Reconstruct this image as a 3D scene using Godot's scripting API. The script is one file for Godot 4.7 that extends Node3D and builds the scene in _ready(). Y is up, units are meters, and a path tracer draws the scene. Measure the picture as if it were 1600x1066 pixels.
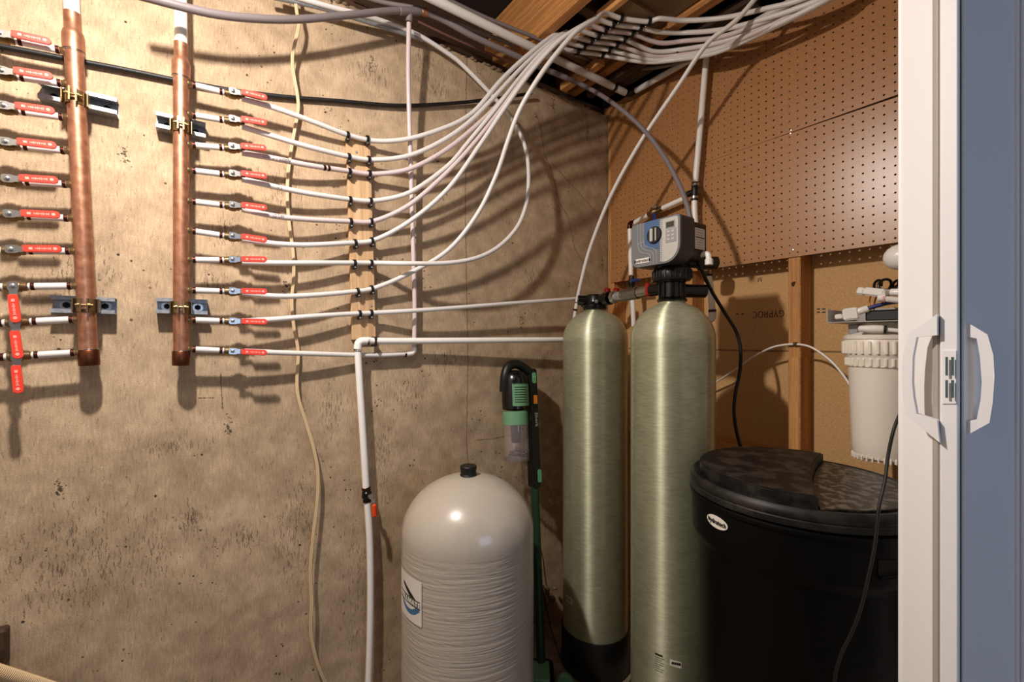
extends Node3D

# A utility corner: concrete foundation wall (z = 0), stud wall with pegboard (x = 0), the corner is the origin.
const TANK_A := Vector3(-0.369, 0, 0.278)
const TANK_B := Vector3(-0.426, 0, 0.667)
const TANK_P := Vector3(-0.958, 0, 0.303)
const BRINE := Vector3(-0.49, 0, 1.05)
const LAMP := Vector3(-1.81, 2.25, 0.70)

var M := {}
var used := {}
var rng := RandomNumberGenerator.new()

class Sh:
	var v := PackedVector3Array()
	var n := PackedVector3Array()
	var t := PackedVector2Array()
	var ix := PackedInt32Array()

	func face(a: int, b: int, c: int):
		var g := (v[b] - v[a]).cross(v[c] - v[a])
		if g.length_squared() < 1e-18: return
		if g.dot(n[a] + n[b] + n[c]) > 0.0:
			ix.append(a); ix.append(c); ix.append(b)
		else:
			ix.append(a); ix.append(b); ix.append(c)

	func vert(p: Vector3, nn: Vector3, uv := Vector2.ZERO) -> int:
		v.append(p); n.append(nn); t.append(uv)
		return v.size() - 1

	func quad(a: Vector3, b: Vector3, c: Vector3, d: Vector3, nn: Vector3, uvs := []):
		var u := uvs if uvs.size() == 4 else [Vector2(0, 0), Vector2((b - a).length(), 0), Vector2((b - a).length(), (d - a).length()), Vector2(0, (d - a).length())]
		var i := vert(a, nn, u[0]); vert(b, nn, u[1]); vert(c, nn, u[2]); vert(d, nn, u[3])
		face(i, i + 1, i + 2); face(i, i + 2, i + 3)

	func box(c: Vector3, s: Vector3, bas := Basis.IDENTITY, bev := 0.0):
		# six faces, twelve chamfers and eight corners; grain runs along the longest side
		var h := s * 0.5
		bev = minf(bev, minf(h.x, minf(h.y, h.z)) * 0.9)
		var long := 0 if s.x >= s.y and s.x >= s.z else (1 if s.y >= s.z else 2)
		for ax in 3:
			for sg in [-1.0, 1.0]:
				var u := (ax + 1) % 3
				var w := (ax + 2) % 3
				var p := []
				var uv := []
				for k in [[-1, -1], [1, -1], [1, 1], [-1, 1]]:
					var q := Vector3.ZERO
					q[ax] = sg * h[ax]; q[u] = k[0] * (h[u] - bev); q[w] = k[1] * (h[w] - bev)
					p.append(c + bas * q)
					uv.append(Vector2(q[w], q[u]) if u == long else Vector2(q[u], q[w]) if w == long else Vector2(q[u], q[w]))
				var nn := Vector3.ZERO
				nn[ax] = sg
				quad(p[0], p[1], p[2], p[3], bas * nn, uv)
				if bev > 0.0 and sg > 0.0:
					for s1 in [-1.0, 1.0]:
						for s2 in [-1.0, 1.0]:
							var e := []
							for k in [[-1, 0], [1, 0], [1, 1], [-1, 1]]:
								var q := Vector3.ZERO
								q[ax] = k[0] * (h[ax] - bev)
								q[u] = s1 * (h[u] - (bev if k[1] == 1 else 0.0))
								q[w] = s2 * (h[w] - (0.0 if k[1] == 1 else bev))
								e.append(c + bas * q)
							var en := Vector3.ZERO
							en[u] = s1; en[w] = s2
							quad(e[0], e[1], e[2], e[3], bas * en.normalized())
		if bev > 0.0:
			for i in 8:
				var g := Vector3(1 if i & 1 else -1, 1 if i & 2 else -1, 1 if i & 4 else -1)
				var f := []
				for ax in 3:
					var q := g * (h - Vector3.ONE * bev)
					q[ax] = g[ax] * h[ax]
					f.append(vert(c + bas * q, bas * g.normalized()))
				face(f[0], f[1], f[2])

	func lathe(prof: Array, o: Vector3, axis := Vector3.UP, sides := 24):
		# profile points are (radius, height along the axis); creases sharper than 40 degrees stay sharp
		axis = axis.normalized()
		var ux := axis.cross(Vector3(0, 0, 1) if absf(axis.z) < 0.9 else Vector3(1, 0, 0)).normalized()
		var uz := ux.cross(axis).normalized()
		var ns := []
		for i in prof.size() - 1:
			var d: Vector2 = (prof[i + 1] - prof[i]).normalized()
			ns.append(Vector2(d.y, -d.x))
		var lo := 1e9
		var hi := -1e9
		for p in prof:
			lo = minf(lo, p.y); hi = maxf(hi, p.y)
		for i in prof.size() - 1:
			var n0: Vector2 = ns[i]
			var n1: Vector2 = ns[i]
			if i > 0 and ns[i - 1].dot(ns[i]) > 0.76: n0 = (ns[i - 1] + ns[i]).normalized()
			if i < ns.size() - 1 and ns[i + 1].dot(ns[i]) > 0.76: n1 = (ns[i + 1] + ns[i]).normalized()
			var base := v.size()
			for j in sides + 1:
				var a := TAU * j / sides
				var rad := ux * cos(a) + uz * sin(a)
				vert(o + rad * prof[i].x + axis * prof[i].y, rad * n0.x + axis * n0.y, Vector2(float(j) / sides, 1.0 - (prof[i].y - lo) / maxf(hi - lo, 1e-6)))
				vert(o + rad * prof[i + 1].x + axis * prof[i + 1].y, rad * n1.x + axis * n1.y, Vector2(float(j) / sides, 1.0 - (prof[i + 1].y - lo) / maxf(hi - lo, 1e-6)))
			for j in sides:
				var k := base + j * 2
				face(k, k + 1, k + 3); face(k, k + 3, k + 2)

	func rod(a: Vector3, b: Vector3, r: float, sides := 16, r2 := -1.0, bev := 0.0008):
		var l := (b - a).length()
		var e := r if r2 < 0 else r2
		var q := minf(bev, minf(r, e) * 0.5)
		lathe([Vector2(0, 0), Vector2(r - q, 0), Vector2(r, q), Vector2(e, l - q), Vector2(e - q, l), Vector2(0, l)], a, b - a, sides)

	func tube(pts: Array, r: float, sides := 12, sub := 6, r_end := -1.0):
		var path := []
		if pts.size() == 2 or sub <= 1:
			path = pts
		else:
			for i in pts.size() - 1:
				var p0: Vector3 = pts[maxi(i - 1, 0)]
				var p1: Vector3 = pts[i]
				var p2: Vector3 = pts[i + 1]
				var p3: Vector3 = pts[mini(i + 2, pts.size() - 1)]
				var m1 := (p2 - p0) * 0.5 * minf(1.0, 2.0 * (p2 - p1).length() / maxf((p2 - p0).length(), 1e-6))
				var m2 := (p3 - p1) * 0.5 * minf(1.0, 2.0 * (p2 - p1).length() / maxf((p3 - p1).length(), 1e-6))
				for k in sub:
					var s := float(k) / sub
					path.append(p1 * (2 * s * s * s - 3 * s * s + 1) + m1 * (s * s * s - 2 * s * s + s) + p2 * (3 * s * s - 2 * s * s * s) + m2 * (s * s * s - s * s))
			path.append(pts[-1])
		var d: Vector3 = (path[1] - path[0]).normalized()
		var u := d.cross(Vector3.UP if absf(d.y) < 0.9 else Vector3.RIGHT).normalized()
		var base := v.size()
		var run := 0.0
		for i in path.size():
			var nd: Vector3 = (path[mini(i + 1, path.size() - 1)] - path[maxi(i - 1, 0)]).normalized()
			u = (u - nd * u.dot(nd)).normalized()
			var w := nd.cross(u)
			if i > 0: run += (path[i] - path[i - 1]).length()
			var rr := r if r_end < 0 else lerpf(r, r_end, float(i) / (path.size() - 1))
			for j in sides + 1:
				var a := TAU * j / sides
				var rad := u * cos(a) + w * sin(a)
				vert(path[i] + rad * rr, rad, Vector2(float(j) / sides, run))
			if i > 0:
				var k := base + (i - 1) * (sides + 1)
				for j in sides:
					face(k + j, k + j + 1, k + sides + 2 + j); face(k + j, k + sides + 2 + j, k + sides + 1 + j)
		for e in [0, path.size() - 1]:
			var dd: Vector3 = (path[0] - path[1]).normalized() if e == 0 else (path[e] - path[e - 1]).normalized()
			var c := vert(path[e], dd)
			var f := v.size()
			for j in sides + 1: vert(v[base + e * (sides + 1) + j], dd)
			for j in sides: face(c, f + j, f + j + 1)

	func ext(poly: PackedVector2Array, depth: float, xf := Transform3D.IDENTITY, smooth := 0.8):
		# an outline in the xy plane pushed along z from 0 to depth
		var ti := Geometry2D.triangulate_polygon(poly)
		for z in [0.0, depth]:
			var nn := (xf.basis * Vector3(0, 0, -1 if z == 0.0 else 1)).normalized()
			var b := v.size()
			for p in poly: vert(xf * Vector3(p.x, p.y, z), nn, p)
			for i in range(0, ti.size(), 3): face(b + ti[i], b + ti[i + 1], b + ti[i + 2])
		var area := 0.0
		var m := poly.size()
		for i in m: area += poly[i].cross(poly[(i + 1) % m])
		var sg := 1.0 if area > 0 else -1.0
		var en := []
		for i in m:
			var d := (poly[(i + 1) % m] - poly[i]).normalized()
			en.append(Vector2(d.y, -d.x) * sg)
		for i in m:
			var n0: Vector2 = en[i]
			var n1: Vector2 = en[i]
			if en[(i + m - 1) % m].dot(en[i]) > smooth: n0 = (en[(i + m - 1) % m] + en[i]).normalized()
			if en[(i + 1) % m].dot(en[i]) > smooth: n1 = (en[(i + 1) % m] + en[i]).normalized()
			var p := poly[i]
			var q := poly[(i + 1) % m]
			var l := (q - p).length()
			var a := vert(xf * Vector3(p.x, p.y, 0), xf.basis * Vector3(n0.x, n0.y, 0), Vector2(0, 0))
			vert(xf * Vector3(q.x, q.y, 0), xf.basis * Vector3(n1.x, n1.y, 0), Vector2(l, 0))
			vert(xf * Vector3(q.x, q.y, depth), xf.basis * Vector3(n1.x, n1.y, 0), Vector2(l, depth))
			vert(xf * Vector3(p.x, p.y, depth), xf.basis * Vector3(n0.x, n0.y, 0), Vector2(0, depth))
			face(a, a + 1, a + 2); face(a, a + 2, a + 3)

	func ball(c: Vector3, r: Vector3, sides := 20):
		var b := v.size()
		var rows := sides / 2
		for i in rows + 1:
			var th := PI * i / rows
			for j in sides + 1:
				var a := TAU * j / sides
				var d := Vector3(sin(th) * cos(a), cos(th), sin(th) * sin(a))
				vert(c + d * r, (d / r).normalized(), Vector2(float(j) / sides, float(i) / rows))
		for i in rows:
			for j in sides:
				var k := b + i * (sides + 1) + j
				face(k, k + 1, k + sides + 2); face(k, k + sides + 2, k + sides + 1)

	func base_point() -> Vector3:
		var a := AABB(v[0], Vector3.ZERO)
		for p in v: a = a.expand(p)
		return Vector3(a.get_center().x, a.position.y, a.get_center().z)

	func mesh(shift := Vector3.ZERO) -> ArrayMesh:
		var vv := v
		if shift != Vector3.ZERO:
			vv = PackedVector3Array()
			vv.resize(v.size())
			for i in v.size(): vv[i] = v[i] - shift
		var a := []
		a.resize(Mesh.ARRAY_MAX)
		a[Mesh.ARRAY_VERTEX] = vv; a[Mesh.ARRAY_NORMAL] = n; a[Mesh.ARRAY_TEX_UV] = t; a[Mesh.ARRAY_INDEX] = ix
		var m := ArrayMesh.new()
		m.add_surface_from_arrays(Mesh.PRIMITIVE_TRIANGLES, a)
		return m

func numbered(called: String) -> String:
	if not used.has(called):
		used[called] = 0
		return called
	used[called] += 1
	return "%s_%03d" % [called, used[called]]

func tag(o: Node, label := "", category := "", group := "", kind := ""):
	if label: o.set_meta("label", label)
	if category: o.set_meta("category", category)
	if group: o.set_meta("group", group)
	if kind: o.set_meta("kind", kind)
	return o

func thing(called: String, label: String, category: String, at := Vector3.ZERO, group := "") -> Node3D:
	var o := Node3D.new()
	o.name = numbered(called)
	add_child(o)
	o.position = at
	tag(o, label, category, group)
	return o

func put(called: String, sh: Sh, m: Material, parent: Node = null, label := "") -> MeshInstance3D:
	# shapes are drawn where they stand; the node's own place is taken off again
	var o := MeshInstance3D.new()
	o.material_override = m
	if parent == null:
		o.name = numbered(called)
		var b := sh.base_point()
		o.mesh = sh.mesh(b)
		add_child(o)
		o.position = b
	else:
		var off := Vector3.ZERO
		var q := parent
		while q != self:
			off += (q as Node3D).position
			q = q.get_parent()
		o.name = called
		o.mesh = sh.mesh(off)
		parent.add_child(o, true)
	if label: o.set_meta("label", label)
	return o

func struct(called: String, sh: Sh, m: Material) -> MeshInstance3D:
	var o := put(called, sh, m)
	o.set_meta("kind", "structure")
	return o

func copy_of(o: Node3D, label: String, at: Transform3D) -> Node3D:
	var c: Node3D = o.duplicate()
	c.name = numbered(String(o.name).rstrip("0123456789").trim_suffix("_"))
	add_child(c)
	c.transform = at
	c.set_meta("label", label)
	return c

func boxed(c: Vector3, s: Vector3, bev := 0.0, bas := Basis.IDENTITY) -> Sh:
	var sh := Sh.new(); sh.box(c, s, bas, bev); return sh

func tubed(pts: Array, r: float, sides := 14, sub := 6) -> Sh:
	var sh := Sh.new(); sh.tube(pts, r, sides, sub); return sh

func rodded(a: Vector3, b: Vector3, r: float, sides := 18, r2 := -1.0) -> Sh:
	var sh := Sh.new(); sh.rod(a, b, r, sides, r2); return sh

func lathed(prof: Array, o: Vector3, axis := Vector3.UP, sides := 28) -> Sh:
	var sh := Sh.new(); sh.lathe(prof, o, axis, sides); return sh

func extruded(poly: PackedVector2Array, depth: float, xf := Transform3D.IDENTITY) -> Sh:
	var sh := Sh.new(); sh.ext(poly, depth, xf); return sh

func rounded(w: float, h: float, r: float, steps := 5) -> PackedVector2Array:
	return rounded4(w, h, [r, r, r, r], steps)

func rounded4(w: float, h: float, rs: Array, steps := 6) -> PackedVector2Array:
	# corner radii: right top, left top, left bottom, right bottom
	var p := PackedVector2Array()
	for k in 4:
		var r: float = rs[k]
		var c := Vector2((w / 2 - r) * (1 if k in [0, 3] else -1), (h / 2 - r) * (1 if k < 2 else -1))
		for i in steps + 1: p.append(c + Vector2.from_angle(PI / 2 * (k + float(i) / steps)) * r)
	return p

func frame(right: Vector3, up: Vector3, o: Vector3) -> Transform3D:
	right = right.normalized()
	var out := right.cross(up).normalized()
	return Transform3D(Basis(right, out.cross(right).normalized(), out), o)

func letters(text: String, h: float, depth := 0.0006, face_name := "Droid Sans", bold := false) -> Array:
	var tm := TextMesh.new()
	var f := SystemFont.new()
	f.font_names = PackedStringArray([face_name])
	if bold: f.font_weight = 700
	tm.font = f
	tm.text = text
	tm.font_size = 40
	tm.pixel_size = h / 29.0
	tm.depth = depth
	tm.curve_step = 2.0
	var arr := []
	for s in tm.get_surface_count(): arr.append(tm.surface_get_arrays(s))
	return arr

func printed(called: String, text: String, h: float, xf: Transform3D, m: Material, parent: Node, bend := 0.0, bold := false, squeeze := 1.0):
	# flat lettering; with bend it follows a cylinder of that radius whose axis is the text's upright
	var sh := Sh.new()
	for a in letters(text, h, 0.0006, "Droid Sans", bold):
		var b := sh.v.size()
		var vs: PackedVector3Array = a[Mesh.ARRAY_VERTEX]
		var nsv: PackedVector3Array = a[Mesh.ARRAY_NORMAL]
		for i in vs.size():
			var p := vs[i]
			var q := nsv[i]
			p.x *= squeeze
			if bend > 0.0:
				var an := p.x / bend
				p = Vector3(sin(an) * (bend + p.z), p.y, cos(an) * (bend + p.z) - bend)
				q = q.rotated(Vector3.UP, an)
			sh.vert(xf * p, (xf.basis * q).normalized())
		var ii = a[Mesh.ARRAY_INDEX]
		if ii == null or ii.size() == 0: ii = range(vs.size())
		for i in range(0, ii.size() - 2, 3): sh.face(b + ii[i], b + ii[i + 1], b + ii[i + 2])
	if sh.ix.size() == 0: return null
	return put(called, sh, m, parent)

func mat(c: Color, rough := 0.5, metal := 0.0, spec := 0.5) -> StandardMaterial3D:
	var m := StandardMaterial3D.new()
	m.albedo_color = c
	m.roughness = rough
	m.metallic = metal
	m.metallic_specular = spec
	return m

func noise(freq: float, sd: int, oct := 3, kind := FastNoiseLite.TYPE_SIMPLEX_SMOOTH) -> FastNoiseLite:
	var f := FastNoiseLite.new()
	f.noise_type = kind
	f.frequency = freq
	f.seed = sd
	f.fractal_octaves = oct
	return f

func grey(freq: float, sd: int, w: int, h: int, tw: int, th: int, oct := 3) -> PackedByteArray:
	var im := noise(freq, sd, oct).get_image(w, h)
	if w != tw or h != th: im.resize(tw, th, Image.INTERPOLATE_CUBIC)
	im.convert(Image.FORMAT_L8)
	return im.get_data()

func tex(im: Image) -> ImageTexture:
	im.generate_mipmaps()
	return ImageTexture.create_from_image(im)

func speckle(m: StandardMaterial3D, freq: float, lo: Color, hi: Color, scale: float, sd := 7, bump := 0.0):
	# grain of a surface, looked up in the scene's own metres
	var nt := NoiseTexture2D.new()
	nt.noise = noise(freq, sd, 4)
	nt.width = 256; nt.height = 256
	nt.seamless = true
	var g := Gradient.new()
	g.set_color(0, lo); g.set_color(1, hi)
	nt.color_ramp = g
	m.albedo_texture = nt
	m.uv1_triplanar = true
	m.uv1_world_triplanar = true
	m.uv1_scale = Vector3.ONE * scale
	if bump > 0.0:
		m.heightmap_enabled = true
		m.heightmap_texture = nt
		m.heightmap_scale = bump
	return m

func wood(c0: Color, c1: Color, sd: int) -> StandardMaterial3D:
	var w := 128
	var h := 1024
	var a := grey(0.05, sd, w, 24, w, h, 3)
	var b := grey(0.2, sd + 1, w, 60, w, h, 2)
	var data := PackedByteArray()
	data.resize(w * h * 3)
	for i in w * h:
		var k := clampf(0.5 + (a[i] / 255.0 - 0.5) * 1.1 + (b[i] / 255.0 - 0.5) * 0.6, 0, 1)
		var c := c0.lerp(c1, k)
		data[i * 3] = int(c.r * 255); data[i * 3 + 1] = int(c.g * 255); data[i * 3 + 2] = int(c.b * 255)
	var m := mat(Color.WHITE, 0.7)
	m.albedo_texture = tex(Image.create_from_data(w, h, false, Image.FORMAT_RGB8, data))
	m.uv1_scale = Vector3(9, 1.0, 1)
	return m

func concrete() -> StandardMaterial3D:
	# 2.7 m by 2.4 m of board-formed concrete: blotches, upright streaks, grain, pits, hairline cracks
	var w := 2048
	var h := 1820
	var big := grey(0.012, 11, w / 4, h / 4, w, h, 4)
	var mid := grey(0.03, 12, w / 2, h / 2, w, h, 4)
	var str := grey(0.22, 13, w, 260, w, h, 2)
	var fine := grey(0.35, 14, w, h, w, h, 2)
	var lo := Color(0.395, 0.325, 0.25)
	var hi := Color(0.86, 0.755, 0.625)
	var data := PackedByteArray()
	data.resize(w * h * 3)
	for i in w * h:
		var k := 0.60 + (big[i] - 127) * 0.0008 + (mid[i] - 127) * 0.0012 + (str[i] - 127) * 0.0008 + (fine[i] - 127) * 0.0013
		k = clampf(k, 0, 1)
		data[i * 3] = int(255 * lerpf(lo.r, hi.r, k)); data[i * 3 + 1] = int(255 * lerpf(lo.g, hi.g, k)); data[i * 3 + 2] = int(255 * lerpf(lo.b, hi.b, k))
	var im := Image.create_from_data(w, h, false, Image.FORMAT_RGB8, data)
	var r := RandomNumberGenerator.new()
	r.seed = 5
	# scuffs: patches of short upright dashes, then pits and torn holes
	for sc in [[-1.709, 0.987, 0.050, 0.012], [-1.294, 1.046, 0.030, 0.070], [-1.389, 0.732, 0.035, 0.100], [-1.666, 0.777, 0.020, 0.030], [-1.544, 0.692, 0.030, 0.030], [-1.408, 0.637, 0.050, 0.120], [-1.222, 0.480, 0.030, 0.150], [-1.443, 1.748, 0.050, 0.050], [-0.980, 2.314, 0.040, 0.030], [-1.168, 2.200, 0.050, 0.030], [-0.928, 2.237, 0.050, 0.050], [-1.622, 1.439, 0.030, 0.020], [-1.802, 0.724, 0.120, 0.080], [-1.029, 1.092, 0.050, 0.050], [-0.875, 1.204, 0.060, 0.030], [-0.402, 1.193, 0.030, 0.040], [-0.327, 1.105, 0.030, 0.020], [-1.123, 0.897, 0.030, 0.150], [-0.365, 0.504, 0.020, 0.120], [-1.898, 1.449, 0.050, 0.060], [-1.921, 0.741, 0.100, 0.100], [-0.703, 2.132, 0.060, 0.050], [-0.474, 1.556, 0.030, 0.030], [-1.592, 1.589, 0.020, 0.030]]:
		for k in int(11000.0 * (sc[2] + 0.02) * (sc[3] + 0.03)) + 40:
			var q := Vector2((sc[0] + r.randfn() * sc[2] * 0.7 + 2.6) / 2.7 * w, (2.4 - sc[1] - r.randfn() * sc[3] * 0.7) / 2.4 * h)
			dash(im, q, r.randi_range(3, 16), r.randf_range(0.58, 0.9))
	for k in 16000: dash(im, Vector2(r.randf() * w, r.randf() * h), r.randi_range(2, 12), r.randf_range(0.74, 1.14))
	for cl in 190:
		var c := Vector2(r.randf() * w, r.randf() * h)
		var spread := r.randf_range(5, 50)
		for k in r.randi_range(1, 8):
			var q := c + Vector2(r.randfn(), r.randfn() * 1.2) * spread
			blot(im, q, r.randf_range(0.6, 2.2), r.randf_range(0.3, 0.7))
	for k in 16:
		var c := Vector2(r.randf() * w, r.randf() * h)
		for j in 26: blot(im, c + Vector2(r.randfn() * 4, r.randfn() * 12), r.randf_range(0.6, 2.4), 0.66)
	for k in 160: blot(im, Vector2(r.randf() * w, r.randf() * h), r.randf_range(0.5, 1.0), 1.25)
	for cr in [[[-0.446, 2.273], [-0.417, 2.197], [-0.402, 2.102], [-0.358, 2.041], [-0.320, 1.913], [-0.257, 1.841], [-0.217, 1.704], [-0.150, 1.630], [-0.116, 1.525]], [[-0.791, 2.421], [-0.797, 2.206], [-0.800, 1.779], [-0.788, 1.202], [-0.794, 0.876], [-0.788, 0.787]], [[-0.358, 2.069], [-0.249, 2.006], [-0.081, 1.901]], [[-0.748, 0.875], [-0.672, 0.870], [-0.576, 0.874]], [[-1.600, 1.174], [-1.596, 1.073]], [[-1.652, 1.110], [-1.615, 1.108]]]:
		for s in cr.size() - 1:
			var a := Vector2(cr[s][0], cr[s][1])
			var b := Vector2(cr[s + 1][0], cr[s + 1][1])
			var steps := int(a.distance_to(b) * 600)
			for q in steps:
				var p := a.lerp(b, float(q) / steps)
				blot(im, Vector2((p.x + 2.6) / 2.7 * w + r.randfn() * 0.6, (2.4 - p.y) / 2.4 * h), 0.7, 0.62)
	var m := mat(Color.WHITE, 0.92, 0, 0.3)
	m.albedo_texture = tex(im)
	var nt := NoiseTexture2D.new()
	nt.noise = noise(0.06, 3, 4)
	nt.width = 512; nt.height = 512
	nt.seamless = true
	m.heightmap_enabled = true
	m.heightmap_texture = tex(im)
	m.heightmap_scale = 0.25
	return m

func dash(im: Image, p: Vector2, n: int, k: float):
	for i in n:
		var x := int(p.x + sin(i * 0.4 + p.y) * 0.6)
		var y := int(p.y) + i
		if x < 0 or y < 0 or x >= im.get_width() or y >= im.get_height(): continue
		var c := im.get_pixel(x, y)
		im.set_pixel(x, y, Color(c.r * k, c.g * k, c.b * k))

func blot(im: Image, p: Vector2, rad: float, k: float):
	for y in range(int(p.y - rad), int(p.y + rad) + 1):
		for x in range(int(p.x - rad), int(p.x + rad) + 1):
			if x < 0 or y < 0 or x >= im.get_width() or y >= im.get_height(): continue
			if Vector2(x, y).distance_to(p) > rad + 0.3: continue
			var c := im.get_pixel(x, y)
			im.set_pixel(x, y, Color(c.r * k, c.g * k, c.b * k))

func fibreglass() -> StandardMaterial3D:
	# resin over wound glass: crossing strands and fine hoops that draw the highlight out upright
	var w := 512
	var h := 1024
	var a := grey(0.02, 31, w, h, w, h, 3)
	var f := grey(0.25, 32, 64, h, w, h, 2)
	var data := PackedByteArray()
	data.resize(w * h * 3)
	for y in h:
		for x in w:
			var i := y * w + x
			var u := float(x) / w
			var vv := float(y) / h
			var s := 0.5 + 0.5 * sin(TAU * (u * 9.0 + vv * 62.0))
			var t := 0.5 + 0.5 * sin(TAU * (u * 9.0 - vv * 62.0))
			var dome := clampf((0.10 - vv) / 0.015, 0, 1)
			var k := 0.5 + 0.22 * dome + (a[i] - 127) * 0.0009 + (f[i] - 127) * 0.0016 + (pow(s, 8.0) + pow(t, 8.0) - 0.5) * 0.06
			k = clampf(k, 0, 1)
			data[i * 3] = int(255 * lerpf(0.53, 0.77, k)); data[i * 3 + 1] = int(255 * lerpf(0.54, 0.775, k)); data[i * 3 + 2] = int(255 * lerpf(0.43, 0.665, k))
	var m := mat(Color.WHITE, 0.52, 0.55, 1.0)
	m.anisotropy_enabled = true
	m.anisotropy = -0.95
	m.albedo_texture = tex(Image.create_from_data(w, h, false, Image.FORMAT_RGB8, data))
	var fine := Image.create_from_data(64, 2048, false, Image.FORMAT_L8, grey(0.42, 35, 64, 2048, 64, 2048, 2))
	fine.convert(Image.FORMAT_RGB8)
	fine.resize(256, 2048, Image.INTERPOLATE_CUBIC)
	m.heightmap_enabled = true
	m.heightmap_texture = tex(fine)
	m.heightmap_scale = 0.03
	m.clearcoat_enabled = true
	m.clearcoat = 0.5
	m.clearcoat_roughness = 0.12
	return m

func materials():
	M.pex = mat(Color(0.83, 0.81, 0.795), 0.38)
	M.pex_pink = mat(Color(0.80, 0.735, 0.73), 0.4)
	M.pex_grey = mat(Color(0.46, 0.42, 0.425), 0.42)
	M.pipe_white = mat(Color(0.93, 0.915, 0.89), 0.3)
	M.copper = speckle(mat(Color.WHITE, 0.42, 0.8), 0.03, Color(0.55, 0.37, 0.28), Color(0.80, 0.58, 0.46), 5.0, 21)
	M.copper_dark = mat(Color(0.42, 0.25, 0.17), 0.4, 1.0)
	M.ring = mat(Color(0.30, 0.15, 0.11), 0.4, 0.9)
	M.brass = mat(Color(0.55, 0.46, 0.32), 0.34, 0.9)
	M.steel = mat(Color(0.74, 0.73, 0.71), 0.3, 1.0)
	M.zinc = speckle(mat(Color.WHITE, 0.45, 0.55), 0.05, Color(0.50, 0.51, 0.53), Color(0.68, 0.69, 0.71), 6.0, 22)
	M.red = mat(Color(0.88, 0.24, 0.17), 0.42)
	M.red_dark = mat(Color(0.55, 0.05, 0.05), 0.4)
	M.print_pink = mat(Color(0.95, 0.62, 0.55), 0.5)
	M.orange = mat(Color(0.85, 0.25, 0.06), 0.4)
	M.blue = mat(Color(0.12, 0.17, 0.42), 0.4)
	M.black = mat(Color(0.035, 0.033, 0.032), 0.45)
	M.black_gloss = mat(Color(0.03, 0.03, 0.032), 0.22)
	M.cable = mat(Color(0.045, 0.042, 0.04), 0.55)
	M.ink = mat(Color(0.05, 0.05, 0.06), 0.7)
	M.cream = mat(Color(0.80, 0.70, 0.55), 0.5)
	M.paper = mat(Color(0.86, 0.84, 0.80), 0.6)
	M.ivory = mat(Color(0.95, 0.915, 0.86), 0.36)
	M.grey_case = mat(Color(0.42, 0.43, 0.44), 0.4)
	M.grey_dark = mat(Color(0.20, 0.205, 0.21), 0.45)
	M.grey_line = mat(Color(0.56, 0.57, 0.58), 0.4)
	M.grey_light = mat(Color(0.70, 0.69, 0.67), 0.4)
	M.blue_grey = mat(Color(0.25, 0.37, 0.53), 0.4)
	M.lcd = mat(Color(0.22, 0.24, 0.17), 0.2)
	M.plank = wood(Color(0.70, 0.55, 0.39), Color(0.83, 0.70, 0.54), 51)
	M.lumber = wood(Color(0.66, 0.44, 0.24), Color(0.84, 0.62, 0.37), 55)
	M.joist = wood(Color(0.58, 0.38, 0.20), Color(0.76, 0.53, 0.29), 56)
	M.old_lumber = wood(Color(0.17, 0.11, 0.06), Color(0.28, 0.18, 0.10), 57)
	M.hardboard = speckle(mat(Color.WHITE, 0.33, 0.0, 0.55), 0.2, Color(0.60, 0.415, 0.25), Color(0.715, 0.515, 0.33), 3.0, 61)
	M.sheet = speckle(mat(Color.WHITE, 0.7), 0.25, Color(0.40, 0.30, 0.19), Color(0.52, 0.40, 0.26), 4.0, 62)
	M.gypsum = speckle(mat(Color.WHITE, 0.85, 0.0, 0.3), 0.15, Color(0.74, 0.58, 0.39), Color(0.84, 0.68, 0.48), 3.0, 63)
	M.floor = speckle(mat(Color.WHITE, 0.85), 0.03, Color(0.42, 0.36, 0.30), Color(0.62, 0.55, 0.47), 1.5, 64)
	M.plaster = mat(Color(0.66, 0.64, 0.61), 0.9)
	M.deck = mat(Color(0.13, 0.085, 0.05), 0.9)
	M.door = mat(Color(0.93, 0.925, 0.93), 0.42)
	M.concrete = concrete()
	M.rough = speckle(mat(Color.WHITE, 0.95), 0.2, Color(0.34, 0.28, 0.21), Color(0.62, 0.53, 0.42), 8.0, 65, 0.3)
	M.glass_fibre = fibreglass()
	M.tank_grey = speckle(mat(Color.WHITE, 0.3, 0.0, 0.5), 0.12, Color(0.65, 0.61, 0.56), Color(0.72, 0.68, 0.625), 6.0, 66)
	M.tank_grey.clearcoat_enabled = true
	M.tank_grey.clearcoat = 0.5
	M.tank_grey.clearcoat_roughness = 0.12
	M.brine = speckle(mat(Color.WHITE, 0.5, 0.0, 0.28), 0.1, Color(0.012, 0.012, 0.012), Color(0.022, 0.021, 0.02), 10.0, 67)
	M.lid = speckle(mat(Color.WHITE, 0.5, 0.0, 0.4), 0.02, Color(0.03, 0.029, 0.028), Color(0.17, 0.155, 0.14), 3.0, 68)
	M.lid_wet = speckle(mat(Color.WHITE, 0.42, 0.0, 0.5), 0.03, Color(0.035, 0.032, 0.03), Color(0.34, 0.30, 0.265), 5.0, 69)
	for m in [M.lid, M.lid_wet]:
		var g: Gradient = m.albedo_texture.color_ramp
		g.set_offset(0, 0.42); g.set_offset(1, 0.66)
	M.green = mat(Color(0.36, 0.62, 0.42), 0.35)
	M.green_soft = mat(Color(0.40, 0.58, 0.44), 0.4)
	M.green_tube = mat(Color(0.17, 0.27, 0.19), 0.35, 0.4)
	M.yellow = mat(Color(0.85, 0.55, 0.08), 0.5)
	M.clear = mat(Color(0.75, 0.7, 0.7, 0.22), 0.08)
	M.clear.transparency = BaseMaterial3D.TRANSPARENCY_ALPHA
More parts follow.
